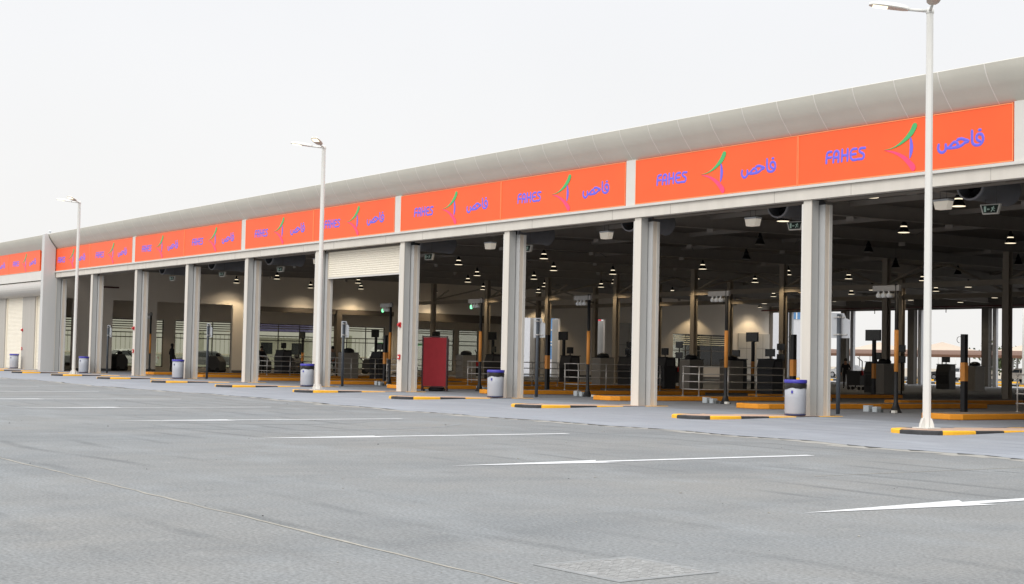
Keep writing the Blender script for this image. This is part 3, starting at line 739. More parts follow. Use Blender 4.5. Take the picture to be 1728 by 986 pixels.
bl = {0: "nearest grey litter bin with black bag overhang, at the rightmost full pillar", 2: "grey litter bin with black bag to the right of the red screen", 4: "grey litter bin with black bag, left of the middle street lamp",
      6: "closed grey litter bin at the seventh full pillar from the right", 8: "closed grey litter bin just right of the farthest street lamp", 10: "closed grey litter bin before the cream annex shutters"}
for i in (0, 2, 4):
    place(b1, i == 0, (-6.6 * i, -.50, .075), bl[i])
for i in (6, 8): place(b2, i == 6, (-6.6 * i, -.50, .075), bl[i])
place(b2, False, (-66.6, -.2, .09), bl[10])

# ------------------------------------------------------------------ red alarm boxes on pillars
def alarm(x, y, z, lab, first, proto=[None, None], strobe=True):
    i = 0 if strobe else 1
    if proto[i] is None:
        t = thing("alarm_strobe" if strobe else "call_point", "x", "fire alarm", (0, 0, 0), 0, "red fire alarm units on the pillars")
        b = MB(); b.box(-.07, .07, -.05, 0, -.09, .09); b.build("housing", M_REDBOX, t, .008)
        if strobe: MB().tube([(0, -.052, 0), (0, -.12, 0)], [.06, .045], 10).build("sounder", M_REDBOX, t)
        else: MB().box(-.035, .035, -.058, -.051, -.04, .03).build("press_plate", M_WHITEPL, t)
        MB().box(-.12, -.072, -.03, 0, -.03, .03).build("cable_gland", M_WHITEPL, t)
        proto[i] = t; o = t
    else: o = copy_tree(proto[i])
    o.location = (x, y, z); o["label"] = lab
for i, (x, nm) in enumerate(((-20.13, "fourth full pillar from the right"), (-46.76, "eighth full pillar from the right"), (-66.72, "annex pier"))):
    y = -.002 if i < 2 else .298
    alarm(x, y, 2.48, f"round red alarm sounder high on the {nm}", i == 0)
    alarm(x, y, 1.31, f"small red break-glass call point low on the {nm}", i == 0, strobe=False)

# ------------------------------------------------------------------ orange islands inside the hall
def make_inner(l, w=.62):
    t = thing("orange_island", "x", "kerb", (0, 0, 0), 0, "orange painted lane islands inside the hall")
    o = [(-w, .35), (-w * .7, .08), (0, 0), (w * .7, .08), (w, .35), (w, l), (-w, l)]; n = len(o)
    b = MB(); b.prism(o, 'z', .007, .15); b.build("kerb", M_ORK, t, .02)
    i_ = [(p[0] * .78, .18 + p[1] * (l - .36) / l) for p in o]
    b = MB(); b.add([(p[0], p[1], .153) for p in i_], [tuple(range(n))]); b.build("top_paving", mat("island_top_grey", (.22, .19, .16), .8), t)
    return t
i1 = make_inner(10.2)
for k in range(0, 9): place(i1, k == 0, (2.0 - BAY * k, 2.3, 0), f"long orange lane island just inside the {opening(k)}")
i2 = make_inner(8.0, .5)
for k in range(0, 8): place(i2, k == 0, (-1.1 - BAY * k, 12.2, 0), f"orange lane island deeper inside, in line with the {opening(k)}")

# ------------------------------------------------------------------ signal poles
def make_signal(lit):
    t = thing("signal_pole", "x", "traffic signal", (0, 0, 0), 0, "black and orange signal poles")
    MB().tube([(0, 0, .006), (0, 0, .04), (0, 0, .05), (0, 0, .3), (0, 0, 1.15), (0, 0, 3.62)], [.17, .17, .14, .06, .055, .055], 12).build("pole", M_BLACK, t)
    MB().tube([(0, 0, 1.15), (0, 0, 2.32)], .062, 12).build("orange_sleeve", M_ORPOST, t)
    a = MB().box(-.84, .12, -.05, .05, 3.42, 3.58).build("signal_arm", mat("signal_arm_grey", (.28, .27, .26), .5), t, .008)
    for i in range(3):
        x = -.66 + .19 * i; h = MB(); h.tube([(x, -.04, 3.30), (x, .16, 3.30)], [.062, .062], 12); h.box(x - .02, x + .02, -.02, .02, 3.35, 3.419)
        hd = h.build("signal_head", M_WHLENS, t)
        MB().tube([(x, -.052, 3.30), (x, -.043, 3.30)], .05, 12).build("lens", M_GRLENS if (lit and i == 0) else M_SIGNBK, hd)
        if lit and i == 0: MB().lathe([(.0, -.05), (.045, -.03), (.05, .02), (.0, .05)], (x - .01, -.02, 3.24), 10).build("glow_cover", M_GRLENS, hd)
    return t
s1, s2 = make_signal(False), make_signal(True)
SX = [-1.55, -8.2, -14.95, -21.2, -29.2, None, None, None, -58.9]
f1 = f2 = True
for k, x in enumerate(SX):
    if x is None: continue
    y = [5.1, 4.9, 4.65, 4.25, 4.9, 0, 0, 0, 5.6][k]
    if k in (3, 4, 8): place(s2, f2, (x, y, 0), f"orange-banded signal pole with green light in the {opening(k)}"); f2 = False
    else: place(s1, f1, (x, y, 0), f"orange-banded signal pole with unlit hoods in the {opening(k)}"); f1 = False
# square lane posts
def make_post():
    t = thing("lane_post", "x", "post", (0, 0, 0), 0, "square black and orange lane posts")
    MB().box(-.075, .075, -.075, .075, .02, 2.26).box(-.14, .14, -.14, .14, .006, .02).build("post", M_BLACK, t, .006)
    MB().box(-.079, .079, -.079, .079, .92, 1.45).build("orange_sleeve", M_ORPOST, t)
    b = MB(); b.tube([(-.10 + .09 * math.cos(a), -.085, 2.10 + .09 * math.sin(a)) for a in [2 * PI * i / 14 for i in range(12)]], .008, 6); b.build("cable_loop", M_CABLE, t)
    return t
lp = make_post()
for k, kk in ((0, 0), (1, 1), (3, 2), (5, 4)): place(lp, k == 0, ((-.95 if k < 4 else -.4) - BAY * k, 7.3, 0), f"thick square black and orange lane post in the {opening(kk)}")
# sensor boxes at the signal poles
def make_sens():
    t = thing("sensor_box", "x", "sensor", (0, 0, 0), 0, "low grey sensor boxes by the signal poles")
    MB().box(-.75, -.55, -.1, .1, .006, .19).build("grey_box", M_SENS, t, .01)
    MB().box(-.42, -.26, -.1, .1, .006, .16).build("grey_box", M_SENS, t, .01)
    MB().box(-.55, -.15, -.06, .06, .006, .10).build("cable_cover", mat("cable_cover_grey", (.14, .15, .15), .6), t)
    MB().box(.22, .36, -.06, .04, .006, .08).build("white_marker", M_WHITEPL, t, .006)
    return t
sx = make_sens()
for k in range(0, 6):
    x = SX[k] if SX[k] else -1.5 - BAY * k
    place(sx, k == 0, (x, 4.7, 0), f"low grey sensor box on the floor inside the {opening(k)}")

# sign plates seen from behind
def make_plate():
    t = thing("notched_sign", "x", "sign", (0, 0, 0), 0, "notched sign plates seen from behind")
    MB().tube([(0, 0, .006), (0, 0, 2.66)], .055, 12).build("post", M_DKPOLE, t)
    o = [(-.32, 2.02), (.34, 2.02), (.34, 2.50), (.20, 2.54), (.12, 2.68), (-.32, 2.70)]
    b = MB(); b.prism(o, 'y', .062, .072); b.build("plate", M_SIGNBK, t)
    for z, xr in ((2.115, .24), (2.575, .14)):
        b = MB(); b.box(-.24, xr, .03, .061, z - .015, z + .015); b.lathe([(.056, -.02), (.064, -.02), (.064, .02), (.056, .02)], (0, 0, z), 12); b.build("clamp_bar", M_STEEL, t)
    return t
# the bare back faces the lot: the bars are on the camera side
def make_plate_rot():
    t = make_plate(); t.rotation_euler = (0, 0, 0); return t
pl = make_plate()
for ch in pl.children:
    if ch.name.startswith("clamp_bar"):
        pass
for i in range(5):
    place(pl, i == 0, (-1.05 - 13.30 * i, 2.2 - .22 * i, 0), f"grey notched sign plate on a slate post in the {opening(2 * i)}")

# red folding screen
t = thing("red_screen", "tall dark red fabric screen on a wheeled steel frame in the fourth opening", "screen", (-20.75, 1.9, 0), math.radians(52))
W2 = .43
MB().box(-W2, W2, -.012, .012, .20, 2.02).build("red_panel", M_RED, t)
b = MB()
for x in (-W2 - .03, W2 + .03): b.box(x - .025, x + .025, -.025, .025, .02, 2.08)
b.box(-W2, W2, -.02, .02, 2.03, 2.07); b.box(-W2, W2, -.02, .02, .15, .19)
for x in (-W2 - .03, W2 + .03): b.box(x - .02, x + .02, .027, .40, .16, .19); b.box(x - .02, x + .02, .402, .43, .02, 2.0)
for z in (.55, 1.35, 1.9): b.box(-W2 - .05, -W2 - .02, .03, .40, z, z + .03)
b.build("frame", M_REDFR, t)
MB().box(-W2 - .035, -W2 - .025, .03, .40, .2, 1.95).build("side_panel", mat("dark_red_side", (.14, .012, .018), .75), t)
for x in (-W2 + .05, W2 - .05): MB().tube([(x, -.03, .05), (x, .03, .05)], .045, 10).build("castor", M_TYRE, t)
t2 = thing("equipment_bag", "black bag lying on the floor under the red screen", "bag", (-20.95, 2.15, 0))
b = MB(); b.lathe([(.0, .0), (.30, .01), (.34, .08), (.25, .18), (.12, .24), (.0, .25)], n=10); b.build("body", M_CLOTHBK, t2)
b = MB(); b.tube([(-.2, 0, .14), (-.15, 0, .3), (.1, 0, .34), (.2, 0, .14)], .02, 6); b.build("handle", M_CLOTHBK, t2)

# ------------------------------------------------------------------ test stations
def make_console():
    t = thing("test_console", "x", "console", (0, 0, 0), 0, "charcoal test consoles with monitors")
    b = MB(); b.prism([(-.33, .03), (.33, .03), (.33, 1.05), (.30, 1.48), (-.24, 1.48), (-.38, 1.02), (-.36, .95)], 'x', -.46, .46); b.build("cabinet", M_CONS, t, .015)
    MB().box(-.36, .36, -.362, -.335, .35, .88).build("recess", M_BLACK, t)
    MB().box(-.50, .50, -.27, .34, 1.482, 1.52).build("top_shelf", M_BLACK, t, .006)
    MB().box(.462, .475, -.2, .2, 1.1, 1.4).build("side_panel", mat("console_side_grey", (.10, .10, .105), .5), t)
    m = MB().box(-.27, .27, -.02, .03, 1.62, 1.95).build("monitor", M_BLACK, t, .008)
    MB().box(-.25, .25, -.028, -.0205, 1.645, 1.93).build("screen", M_SCREEN, m)
    MB().box(-.03, .03, .0, .03, 1.52, 1.62).box(-.12, .12, -.06, .09, 1.521, 1.535).build("monitor_stand", M_BLACK, m)
    return t
def make_cabinet():
    t = thing("printer_cabinet", "x", "cabinet", (0, 0, 0), 0, "grey beige cabinets with printers")
    MB().box(-.34, .34, -.44, .44, .02, 1.42).build("cabinet", M_CAB, t, .012)
    MB().box(-.30, .30, -.445, -.4405, .1, 1.36).build("door", mat("cabinet_door", (.33, .30, .265), .55), t)
    MB().box(-.36, .36, -.46, .46, 1.422, 1.45).build("top", M_CONS, t)
    b = MB(); b.lathe([(.30, 0), (.32, .06), (.26, .16), (.12, .22), (0, .23)], (0, 0, 1.452), 12); b.build("printer", M_BLACK, t)
    return t
def make_monpost():
    t = thing("monitor_post", "x", "monitor", (0, 0, 0), 0, "monitors on black and orange posts")
    MB().box(-.06, .06, -.06, .06, .02, 2.34).box(-.16, .16, -.16, .16, .006, .02).build("post", M_BLACK, t)
    MB().box(-.064, .064, -.064, .064, .80, 1.40).build("orange_sleeve", M_ORPOST, t)
    m = MB().box(-.40, .40, -.09, -.03, 2.33, 2.78).build("monitor", M_BLACK, t, .01)
    MB().box(-.37, .37, -.098, -.0905, 2.36, 2.75).build("screen", M_SCREEN, m)
    MB().box(-.08, .08, -.03, .05, 2.46, 2.60).build("bracket", M_BLACK, t)
    return t
cons = make_console(); CP = [(-21.2, 27.0, 0), (-19.6, 18.3, 1), (-27.4, 19.1, 1), (-34.9, 19.1, 2), (-41.8, 19.0, 3), (-26.6, 23.0, 1), (-43.4, 12.6, 4), (-53.9, 12.0, 5), (-33.0, 21.5, 2), (-30.6, 44.0, 0)]
cl = {}
names = {0: "behind the slim signal in the rightmost opening", 1: "before the wide monitor in the second opening from the right", 2: "at the left in the second opening from the right", 3: "beside the tall signal in the third opening from the right", 4: "beside the bin in the fourth opening from the right",
         5: "left of the wide monitor in the second opening from the right", 6: "under the half lowered shutter", 7: "in the sixth opening from the right", 8: "behind the cabinet in the third opening from the right", 9: "farthest back in the rightmost opening"}
for i, (x, y, k) in enumerate(CP): place(cons, i == 0, (x, y, 0), "charcoal console with monitor " + names[i], math.radians(random.uniform(-8, 8)))
cab = make_cabinet(); BP = [(-20.2, 26.4), (-25.6, 19.2), (-31.5, 18.6), (-36.5, 16.6), (-41.4, 16.9), (-44.0, 11.0), (-27.0, 42.0), (-24.6, 20.8)]
bn = ["right of the console in the rightmost opening", "in the middle of the second opening from the right", "at the right in the third opening from the right", "behind the sign post in the third opening from the right", "right of the red screen", "under the half lowered shutter", "in front of the rear pillar in the rightmost opening", "second in the row in the second opening from the right"]
for i, (x, y) in enumerate(BP): place(cab, i == 0, (x, y, 0), "grey cabinet with printer, " + bn[i])
mon = make_monpost(); MP = [(-14.5, 19.1), (-24.3, 21.9), (-36.1, 19.6), (-42.9, 19.7), (-46.3, 14.0), (-61.2, 17.0), (-47.8, 19.0)]
mn = ["centred in the rightmost opening", "in the second opening from the right", "in the third opening from the right", "left of the bin in the fourth opening", "under the half lowered shutter", "beside the bin in the sixth opening from the right", "above the red screen"]
for i, (x, y) in enumerate(MP): place(mon, i == 0, (x, y, 0), "wide monitor on an orange-banded post " + mn[i])
# small monitors and stool-like clutter around stations
def make_small():
    t = thing("small_monitor", "x", "monitor", (0, 0, 0), 0, "small monitors on slim stands")
    MB().tube([(0, 0, .006), (0, 0, .02), (0, 0, .03), (0, 0, 2.02)], [.2, .2, .03, .03], 10).build("stand", M_BLACK, t)
    for z in (1.48, 2.0): MB().box(-.25, .25, -.05, .0, z, z + .32).build("screen", M_SCREEN, t, .008)
    return t
sm = make_small(); SMP = [(-20.2, 27.6), (-26.0, 25.5), (-34.1, 22.5), (-29.5, 21.9), (-17.0, 33.0)]
snm = ["rightmost opening beside the street lamp", "second opening from the right, left of the wide monitor", "third opening from the right, above the printer cabinet", "second opening from the right, beside the left pillar", "rightmost opening at the photo edge"]
for i, (x, y) in enumerate(SMP): place(sm, i == 0, (x, y, 0), "two small screens on a stand, " + snm[i])

# railings: short return and long side
def make_rail():
    t = thing("steel_railing", "x", "railing", (0, 0, 0), 0, "steel railings on the lane islands")
    b = MB(); H = 1.0
    for (x, y) in ((0, 0), (.62, .16), (.62, 1.5), (.62, 2.85), (.62, 4.2)):
        p = MB().tube([(x, y, .153), (x, y, 1.16)], .021, 8).lathe([(.05, .153), (.05, .165), (.02, .18)], (x, y, 0), 8).build("post", M_STEEL, t)
    for z in (.38, .64, .90, 1.15):
        MB().tube([(-.04, -.01, z), (.62, .16, z), (.62, 4.25, z)], .018, 8).build("rail", M_STEEL, t)
    return t
rl = make_rail()
for k in (0, 2, 3, 4, 5, 6, 7):
    place(rl, k == 0, (1.66 - BAY * k if k else 1.62, 6.2, 0), f"four-rail steel railing on the orange island inside the {opening(k)}")

# ------------------------------------------------------------------ exit signs, floodlights, jet fans, pendants
def make_exit():
    t = thing("exit_sign", "x", "exit sign", (0, 0, 0), 0, "hanging emergency exit signs")
    b = MB(); b.prism([(-.27, .12), (.27, .12), (.20, -.13), (-.20, -.13)], 'y', -.05, .05); b.build("housing", M_WHITEPL, t, .006)
    b = MB(); b.prism([(-.225, .095), (.225, .095), (.17, -.10), (-.17, -.10)], 'y', -.058, -.051); b.build("face", M_EXG, t)
    b = MB(); yy = (-.064, -.0585)
    b.box(-.155, -.10, *yy, -.075, .07); b.box(-.045, -.005, *yy, -.018, .004)                      # door, arrow bar
    b.prism([(-.075, -.007), (-.045, .022), (-.045, -.036)], 'y', *yy)
    b.box(.085, .108, *yy, .042, .066)                                                             # running figure
    for P in ([(.06, .04), (.10, .035), (.085, -.02), (.055, -.015)], [(.055, -.015), (.075, -.02), (.04, -.075), (.022, -.07)], [(.07, -.018), (.088, -.02), (.13, -.05), (.122, -.064)], [(.10, .034), (.135, .005), (.128, -.004), (.094, .02)], [(.06, .04), (.03, .02), (.034, .01), (.064, .026)]):
        b.prism(P, 'y', *yy)
    b.build("pictogram", M_EXW, t)
    MB().tube([(-.15, 0, .12), (-.15, 0, .95)], .006, 5).tube([(.15, 0, .12), (.15, 0, .95)], .006, 5).build("hanger", M_CABLE, t)
    return t
ex = make_exit(); EXX = [2.76, -3.92, -10.55, -17.2, -23.9, -30.5, -37.2, -43.9, -50.5]
for k, x in enumerate(EXX):
    place(ex, k == 0, (x, 3.5, 5.34), f"hanging emergency exit sign with running figure in the {opening(k)}", math.radians(12))
def make_flood():
    t = thing("bulkhead_light", "x", "ceiling light", (0, 0, 0), 0, "boxy frosted lights under the lintel")
    b = MB(); b.prism([(-.23, .0), (.23, .0), (.17, -.2), (-.17, -.2)], 'y', -.11, .11); b.build("diffuser", M_FLOOD, t, .012)
    MB().box(-.235, .235, -.12, .12, .002, .05).build("backplate", M_SIGNBK, t)
    MB().tube([(-.1, 0, .05), (-.1, 0, 1.1)], .006, 5).tube([(.1, 0, .05), (.1, 0, 1.1)], .006, 5).build("hanger", M_CABLE, t)
    return t
fl = make_flood()
for k in range(0, 8):
    place(fl, k == 0, (2.33 - BAY * k, 2.2, 5.46), f"boxy frosted white light hanging in the {opening(k)}")
def make_fan():
    t = thing("jet_fan", "x", "fan", (0, 0, 0), 0, "dark cylindrical jet fans under the roof")
    b = MB(); n = 24
    prof_ = [(.36, .3), (.36, .02), (.38, 0), (.40, .05), (.375, .12), (.375, 1.7), (.40, 1.75), (.38, 1.8), (.30, 1.8), (.0, 1.75)]
    vs = [(r * math.cos(2 * PI * j / n), y, r * math.sin(2 * PI * j / n)) for r, y in prof_ for j in range(n)]
    b.add(vs, [(i * n + j, i * n + (j + 1) % n, (i + 1) * n + (j + 1) % n, (i + 1) * n + j) for i in range(9) for j in range(n)], 0, True)
    b.build("casing", M_DUCT, t)
    b = MB(); b.lathe([(.34, 0), (.385, 0), (.385, .03), (.34, .03), (.34, 0)], n=24, caps=False)
    for i, v in enumerate(b.v): b.v[i] = (v[0], -.012 + v[2] * .6, v[1])
    b.build("inlet_ring", mat("inlet_ring_grey", (.34, .34, .36), .5), t)
    b = MB()
    for j in range(8):
        a = 2 * PI * j / 8; d = Vector((math.cos(a), 0, math.sin(a))); w = Vector((-math.sin(a), .6, math.cos(a))).normalized(); c = Vector((0, .45, 0))
        b.add([c + d * .08 - w * .05, c + d * .34 - w * .08, c + d * .34 + w * .08, c + d * .08 + w * .05], [(0, 1, 2, 3)])
    b.build("impeller", M_BLACK, t)
    MB().tube([(0, .38, 0), (0, .9, 0)], .09, 10).build("motor", M_BLACK, t)
    MB().box(-.02, .02, .3, .34, .37, .8).box(-.02, .02, 1.4, 1.44, .37, .8).build("bracket", M_CABLE, t)
    return t
fan = make_fan()
for k in range(0, 9):
    place(fan, k == 0, (2.51 - BAY * k, 3.0, 5.93), f"dark cylindrical jet fan under the roof in the {opening(k)}", math.radians(6))

def make_pendant(lit):
    t = thing("pendant_lamp", "x", "pendant lamp", (0, 0, 0), 0, "bell-shaped pendant lamps under the hall roof")
    MB().lathe([(.0, .52), (.05, .51), (.07, .40), (.115, .33), (.125, .27), (.105, .265)], n=16).build("housing", M_PEND, t)
    MB().lathe([(.105, .262), (.122, .258), (.128, .225), (.110, .222)], n=16).build("gap_ring", M_GLOW if lit else M_PEND, t)
    MB().lathe([(.112, .22), (.135, .22), (.165, .14), (.215, .05), (.225, .012), (.215, .012), (.16, .13)], n=18).build("shade", M_PEND, t)
    MB().lathe([(.0, .0), (.215, .002), (.222, .010), (.19, .03)], n=18).build("lens", M_GLOW if lit else M_DIM, t)
    MB().tube([(0, 0, .5), (0, 0, 1.0)], .008, 5).build("cord", M_CABLE, t)
    return t
RAW = [(-7.74, 12.77, 5.98, 1, 0), (-1.13, 7.23, 5.98, 1, 0), (-7.71, 18.68, 5.98, 1, 0), (-1.41, 3.85, 5.98, 1, 0), (-27.77, 32.31, 5.98, 1, 0), (-34.52, 41.93, 5.98, 1, 0), (-47.5, 52.7, 5.98, 1, 0), (-46.5, 57.3, 5.95, 1, 0), (-27.62, 42.16, 5.98, 1, 0), (-40.3, 57.8, 5.97, 1, 0), (-34.23, 53.47, 5.98, 1, 0), (-14.5, 18.7, 5.98, 0, 0), (-19.85, 26.7, 5.98, 0, 0), (-20.9, 32.6, 5.98, 0, 0), (-14.3, 28.3, 5.98, 0, 0), (-39.1, 45.2, 5.98, 1, 0), (-41.3, 53.7, 5.98, 1, 0), (-25.6, 35.7, 5.98, 1, 0), (-32.1, 44.9, 5.98, 1, 0),
       (-8.5, 3.72, 5.98, 1, 1), (-7.95, 7.1, 5.98, 1, 1), (-15.15, 13.2, 5.98, 0, 1), (-21.45, 18.6, 5.98, 0, 1), (-28.12, 22.11, 5.98, 1, 1), (-34.73, 27.69, 5.98, 1, 1), (-49.2, 38.7, 5.98, 1, 1), (-27.9, 27.85, 5.98, 1, 1), (-34.5, 32.0, 5.98, 1, 1), (-55.1, 53.3, 5.98, 1, 1), (-60.9, 58.6, 5.98, 1, 1), (-46.0, 45.1, 5.98, 1, 1),
       (-28.59, 12.65, 5.98, 1, 2), (-35.43, 18.32, 5.98, 1, 2), (-43.0, 22.55, 5.98, 1, 2), (-49.38, 28.06, 5.98, 1, 2), (-56.49, 32.74, 5.98, 1, 2), (-35.3, 22.2, 5.98, 1, 2), (-42.4, 28.1, 5.98, 1, 2), (-46.7, 30.5, 5.98, 1, 2), (-35.6, 12.5, 5.98, 1, 3), (-42.9, 18.5, 5.98, 1, 3), (-49.3, 22.1, 5.98, 1, 3), (-56.5, 28.1, 5.98, 1, 3), (-60.9, 27.0, 5.85, 1, 3), (-22.3, 3.6, 5.98, 1, 3),
       (-56.8, 18.6, 5.98, 1, 4), (-60.9, 21.1, 5.82, 1, 4), (-57.1, 13.0, 5.98, 1, 5), (-60.9, 17.3, 5.72, 1, 5), (-60.9, 12.0, 5.8, 1, 6)]
pl1, pl0 = make_pendant(True), make_pendant(False)
pl1.scale = pl0.scale = (.9, .9, .9)
def scr(x, y, z):
    d = Vector((x, y, z)) - CAM; dz = d.dot(fw); return (864 + 2465.9 * d.dot(rt) / dz, 493 - 2465.9 * d.dot(up) / dz)
cnt = {}; first = {0: True, 1: True}
for (x, y, z, lit, k) in sorted(RAW, key=lambda r_: (r_[4], -r_[3], scr(*r_[:3])[1])):
    key = (k, lit); cnt[key] = cnt.get(key, 0) + 1; n_ = cnt[key]; tot = sum(1 for r_ in RAW if (r_[4], r_[3]) == key)
    w_ = ["first", "second", "third", "fourth", "fifth", "sixth", "seventh", "eighth", "ninth", "tenth", "eleventh", "twelfth", "thirteenth", "fourteenth", "fifteenth"][n_ - 1]
    st = "lit" if lit else "unlit"
    lab = (f"only {st} pendant lamp" if tot == 1 else f"{w_} {st} pendant lamp from the top") + " seen through the " + opening(k)
    place(pl1 if lit else pl0, first[lit], (x, y, z), lab); first[lit] = False
# the lit lamps that visibly wash the end wall and the middle columns
for (x, y, z, e_) in [(-60.9, 12.3, 5.75, 130), (-60.9, 21.1, 5.75, 130), (-60.9, 17.3, 5.7, 90), (-60.9, 27.6, 5.7, 100), (-60.9, 37.0, 5.8, 120), (-60.9, 52.4, 5.8, 130), (-60.9, 58.6, 5.9, 130), (-64.6, 15.0, 4.5, 60), (-64.6, 23.6, 4.5, 50), (-64.6, 29, 4.5, 50), (-64.6, 7.5, 4.5, 40)] + [(-BAY * k - .14 + .5, 25.3, 5.95, 90) for k in (4, 5, 6, 7, 8)] + [(-BAY * k - .14 + .5, 34.3, 5.95, 60) for k in (5, 6, 7)]:
    l_ = bpy.data.lights.new("pendant_spot", 'SPOT'); l_.energy = e_ * 1.35; l_.spot_size = math.radians(112); l_.spot_blend = .35; l_.color = (1, .78, .48); l_.shadow_soft_size = .12
    o = bpy.data.objects.new("pendant_spot", l_); COL.objects.link(o); o.location = (x, y, z)

for (x, y, z, lit, k) in RAW:
    if not lit: continue
    l_ = bpy.data.lights.new("pendant_light", 'SPOT'); l_.energy = 110; l_.spot_size = math.radians(150); l_.spot_blend = .6; l_.color = (1, .84, .62); l_.shadow_soft_size = .2
    o = bpy.data.objects.new("pendant_light", l_); COL.objects.link(o); o.location = (x, y, z - .03)

# ------------------------------------------------------------------ people
def person(label, loc, rz, pose, shirt, legs, skin=M_SKIN, hem=None, hair=True, h=1.74):
    """one skinned body; pose gives joint offsets"""
    k = h / 1.74
    J = dict(pelvis=(0, 0, .95), belly=(0, 0, 1.10), chest=(0, .0, 1.32), neck=(0, 0, 1.47), chin=(0, -.02, 1.54), crown=(0, -.01, 1.68),
             shl=(.17, 0, 1.40), ell=(.25, .02, 1.12), wrl=(.26, -.08, .88), hal=(.26, -.12, .80),
             shr=(-.17, 0, 1.40), elr=(-.25, .02, 1.12), wrr=(-.26, -.08, .88), har=(-.26, -.12, .80),
             hpl=(.10, 0, .90), knl=(.11, -.02, .50), anl=(.11, .02, .09), tol=(.12, -.16, .045), hpr=(-.10, 0, .90), knr=(-.11, -.02, .50), anr=(-.11, .02, .09), tor=(-.12, -.16, .045))
    J.update(pose)
    Rd = dict(pelvis=.145, belly=.13, chest=.15, neck=.058, chin=.085, crown=.075, shl=.068, ell=.046, wrl=.033, hal=.036, shr=.068, elr=.046, wrr=.033, har=.036, hpl=.095, knl=.062, anl=.045, tol=.04, hpr=.095, knr=.062, anr=.045, tor=.04)
    E = [('pelvis', 'belly'), ('belly', 'chest'), ('chest', 'neck'), ('neck', 'chin'), ('chin', 'crown'), ('chest', 'shl'), ('shl', 'ell'), ('ell', 'wrl'), ('wrl', 'hal'), ('chest', 'shr'), ('shr', 'elr'), ('elr', 'wrr'), ('wrr', 'har'),
         ('pelvis', 'hpl'), ('hpl', 'knl'), ('knl', 'anl'), ('anl', 'tol'), ('pelvis', 'hpr'), ('hpr', 'knr'), ('knr', 'anr'), ('anr', 'tor')]
    for s_ in 'lr':
        w0, h0 = Vector(J['wr' + s_]), Vector(J['ha' + s_]); d = (h0 - w0).normalized(); sd_ = d.cross(Vector((1, 0, .2))).normalized()
        for q, (o_, l_) in enumerate(((-.03, .075), (-.012, .09), (.008, .085), (.026, .07))):
            J[f'f{q}{s_}'] = tuple(h0 + sd_ * o_ * 1.2 + d * l_); Rd[f'f{q}{s_}'] = .009; E.append(('ha' + s_, f'f{q}{s_}'))
        J['th' + s_] = tuple(w0 + d * .05 - sd_ * .06); Rd['th' + s_] = .010; E.append(('wr' + s_, 'th' + s_))
    nm = list(J); me = bpy.data.meshes.new("person"); me.from_pydata([tuple(c * k for c in J[q]) for q in nm], [(nm.index(a), nm.index(b_)) for a, b_ in E], [])
    o = bpy.data.objects.new("person", me); COL.objects.link(o)
    md = o.modifiers.new("skin", 'SKIN'); md.use_smooth_shade = True
    for i, q in enumerate(nm):
        r_ = Rd[q] * k; me.skin_vertices[0].data[i].radius = (r_ * (1.12 if q in ('pelvis', 'belly', 'chest') else 1), r_ * (.78 if q in ('pelvis', 'belly', 'chest') else 1))
    me.skin_vertices[0].data[0].use_root = True
    sb = o.modifiers.new("sub", 'SUBSURF'); sb.levels = 1; sb.render_levels = 1
    dg = bpy.context.evaluated_depsgraph_get(); m2 = bpy.data.meshes.new_from_object(o.evaluated_get(dg)); o.modifiers.clear(); o.data = m2; m2.name = "person"
    for q in (shirt, legs, skin, M_BLACK, hem or shirt): m2.materials.append(q)
    bones = [(a, b_) for a, b_ in E]
    for p in m2.polygons:
        c = p.center; best = None
        for a, b_ in bones:
            A, B = Vector(J[a]) * k, Vector(J[b_]) * k; t_ = max(0, min(1, (c - A).dot(B - A) / max(1e-9, (B - A).length_squared))); dd = (c - A.lerp(B, t_)).length
            if best is None or dd < best[0]: best = (dd, b_, t_)
        q = best[1]
        if q in ('chin', 'crown') or q[0] in 'ft' and q[:2] != 'to' or q.startswith('ha'): mi = 2
        elif q == 'neck': mi = 2 if best[2] > .7 else 0
        elif q[:2] in ('kn', 'an', 'hp'): mi = 1
        elif q[:2] == 'to': mi = 3
        elif q[:2] == 'wr' and hem: mi = 2
        elif q == 'belly': mi = 4 if best[2] < .6 else 0
        else: mi = 0
        p.material_index = mi; p.use_smooth = True
    o.location = loc; o.rotation_euler = (0, 0, rz); tag(o, label, "person", "people at the inspection hall")
    cx = Vector(J['crown']) * k
    hb = MB(); hb.lathe([(.098, -.06), (.104, 0), (.085, .06), (.045, .095), (0, .105)], (cx.x, cx.y + .012, cx.z), 12); hb.build("hair", M_HAIR, o)
    fb = MB(); ch = Vector(J['chin']) * k; mid = (ch + cx) * .5
    fb.lathe([(.014, 0), (.011, .02), (.006, .045)], (mid.x, mid.y - .088, mid.z - .03), 6); fb.build("nose", skin, o)
    return o
person("person in black standing with back turned in the eighth opening from the right", (-60.0, 7.45, .006), PI + .2, {'wrl': (.2, -.2, 1.0), 'hal': (.16, -.26, .98)}, M_CLOTHBK, M_CLOTHBK, M_CLOTHBK)
person("person in black behind the railing in the sixth opening from the right", (-56.9, 12.0, .006), .9, {'ell': (.26, -.06, 1.14), 'wrl': (.16, -.26, 1.08), 'hal': (.10, -.32, 1.08)}, M_CLOTHBK, M_CLOTHBK)
person("person in grey shirt walking with outstretched arm under the half lowered shutter", (-46.6, 11.4, .006), -1.5,
       {'knl': (.11, -.22, .52), 'anl': (.11, -.20, .12), 'tol': (.12, -.38, .06), 'knr': (-.11, .06, .50), 'anr': (-.11, .34, .14), 'tor': (-.12, .22, .05), 'elr': (-.30, -.14, 1.18), 'wrr': (-.33, -.38, 1.05), 'har': (-.34, -.46, 1.02)}, M_CLOTHGR, M_CLOTHGN, hem=M_CLOTHOR)
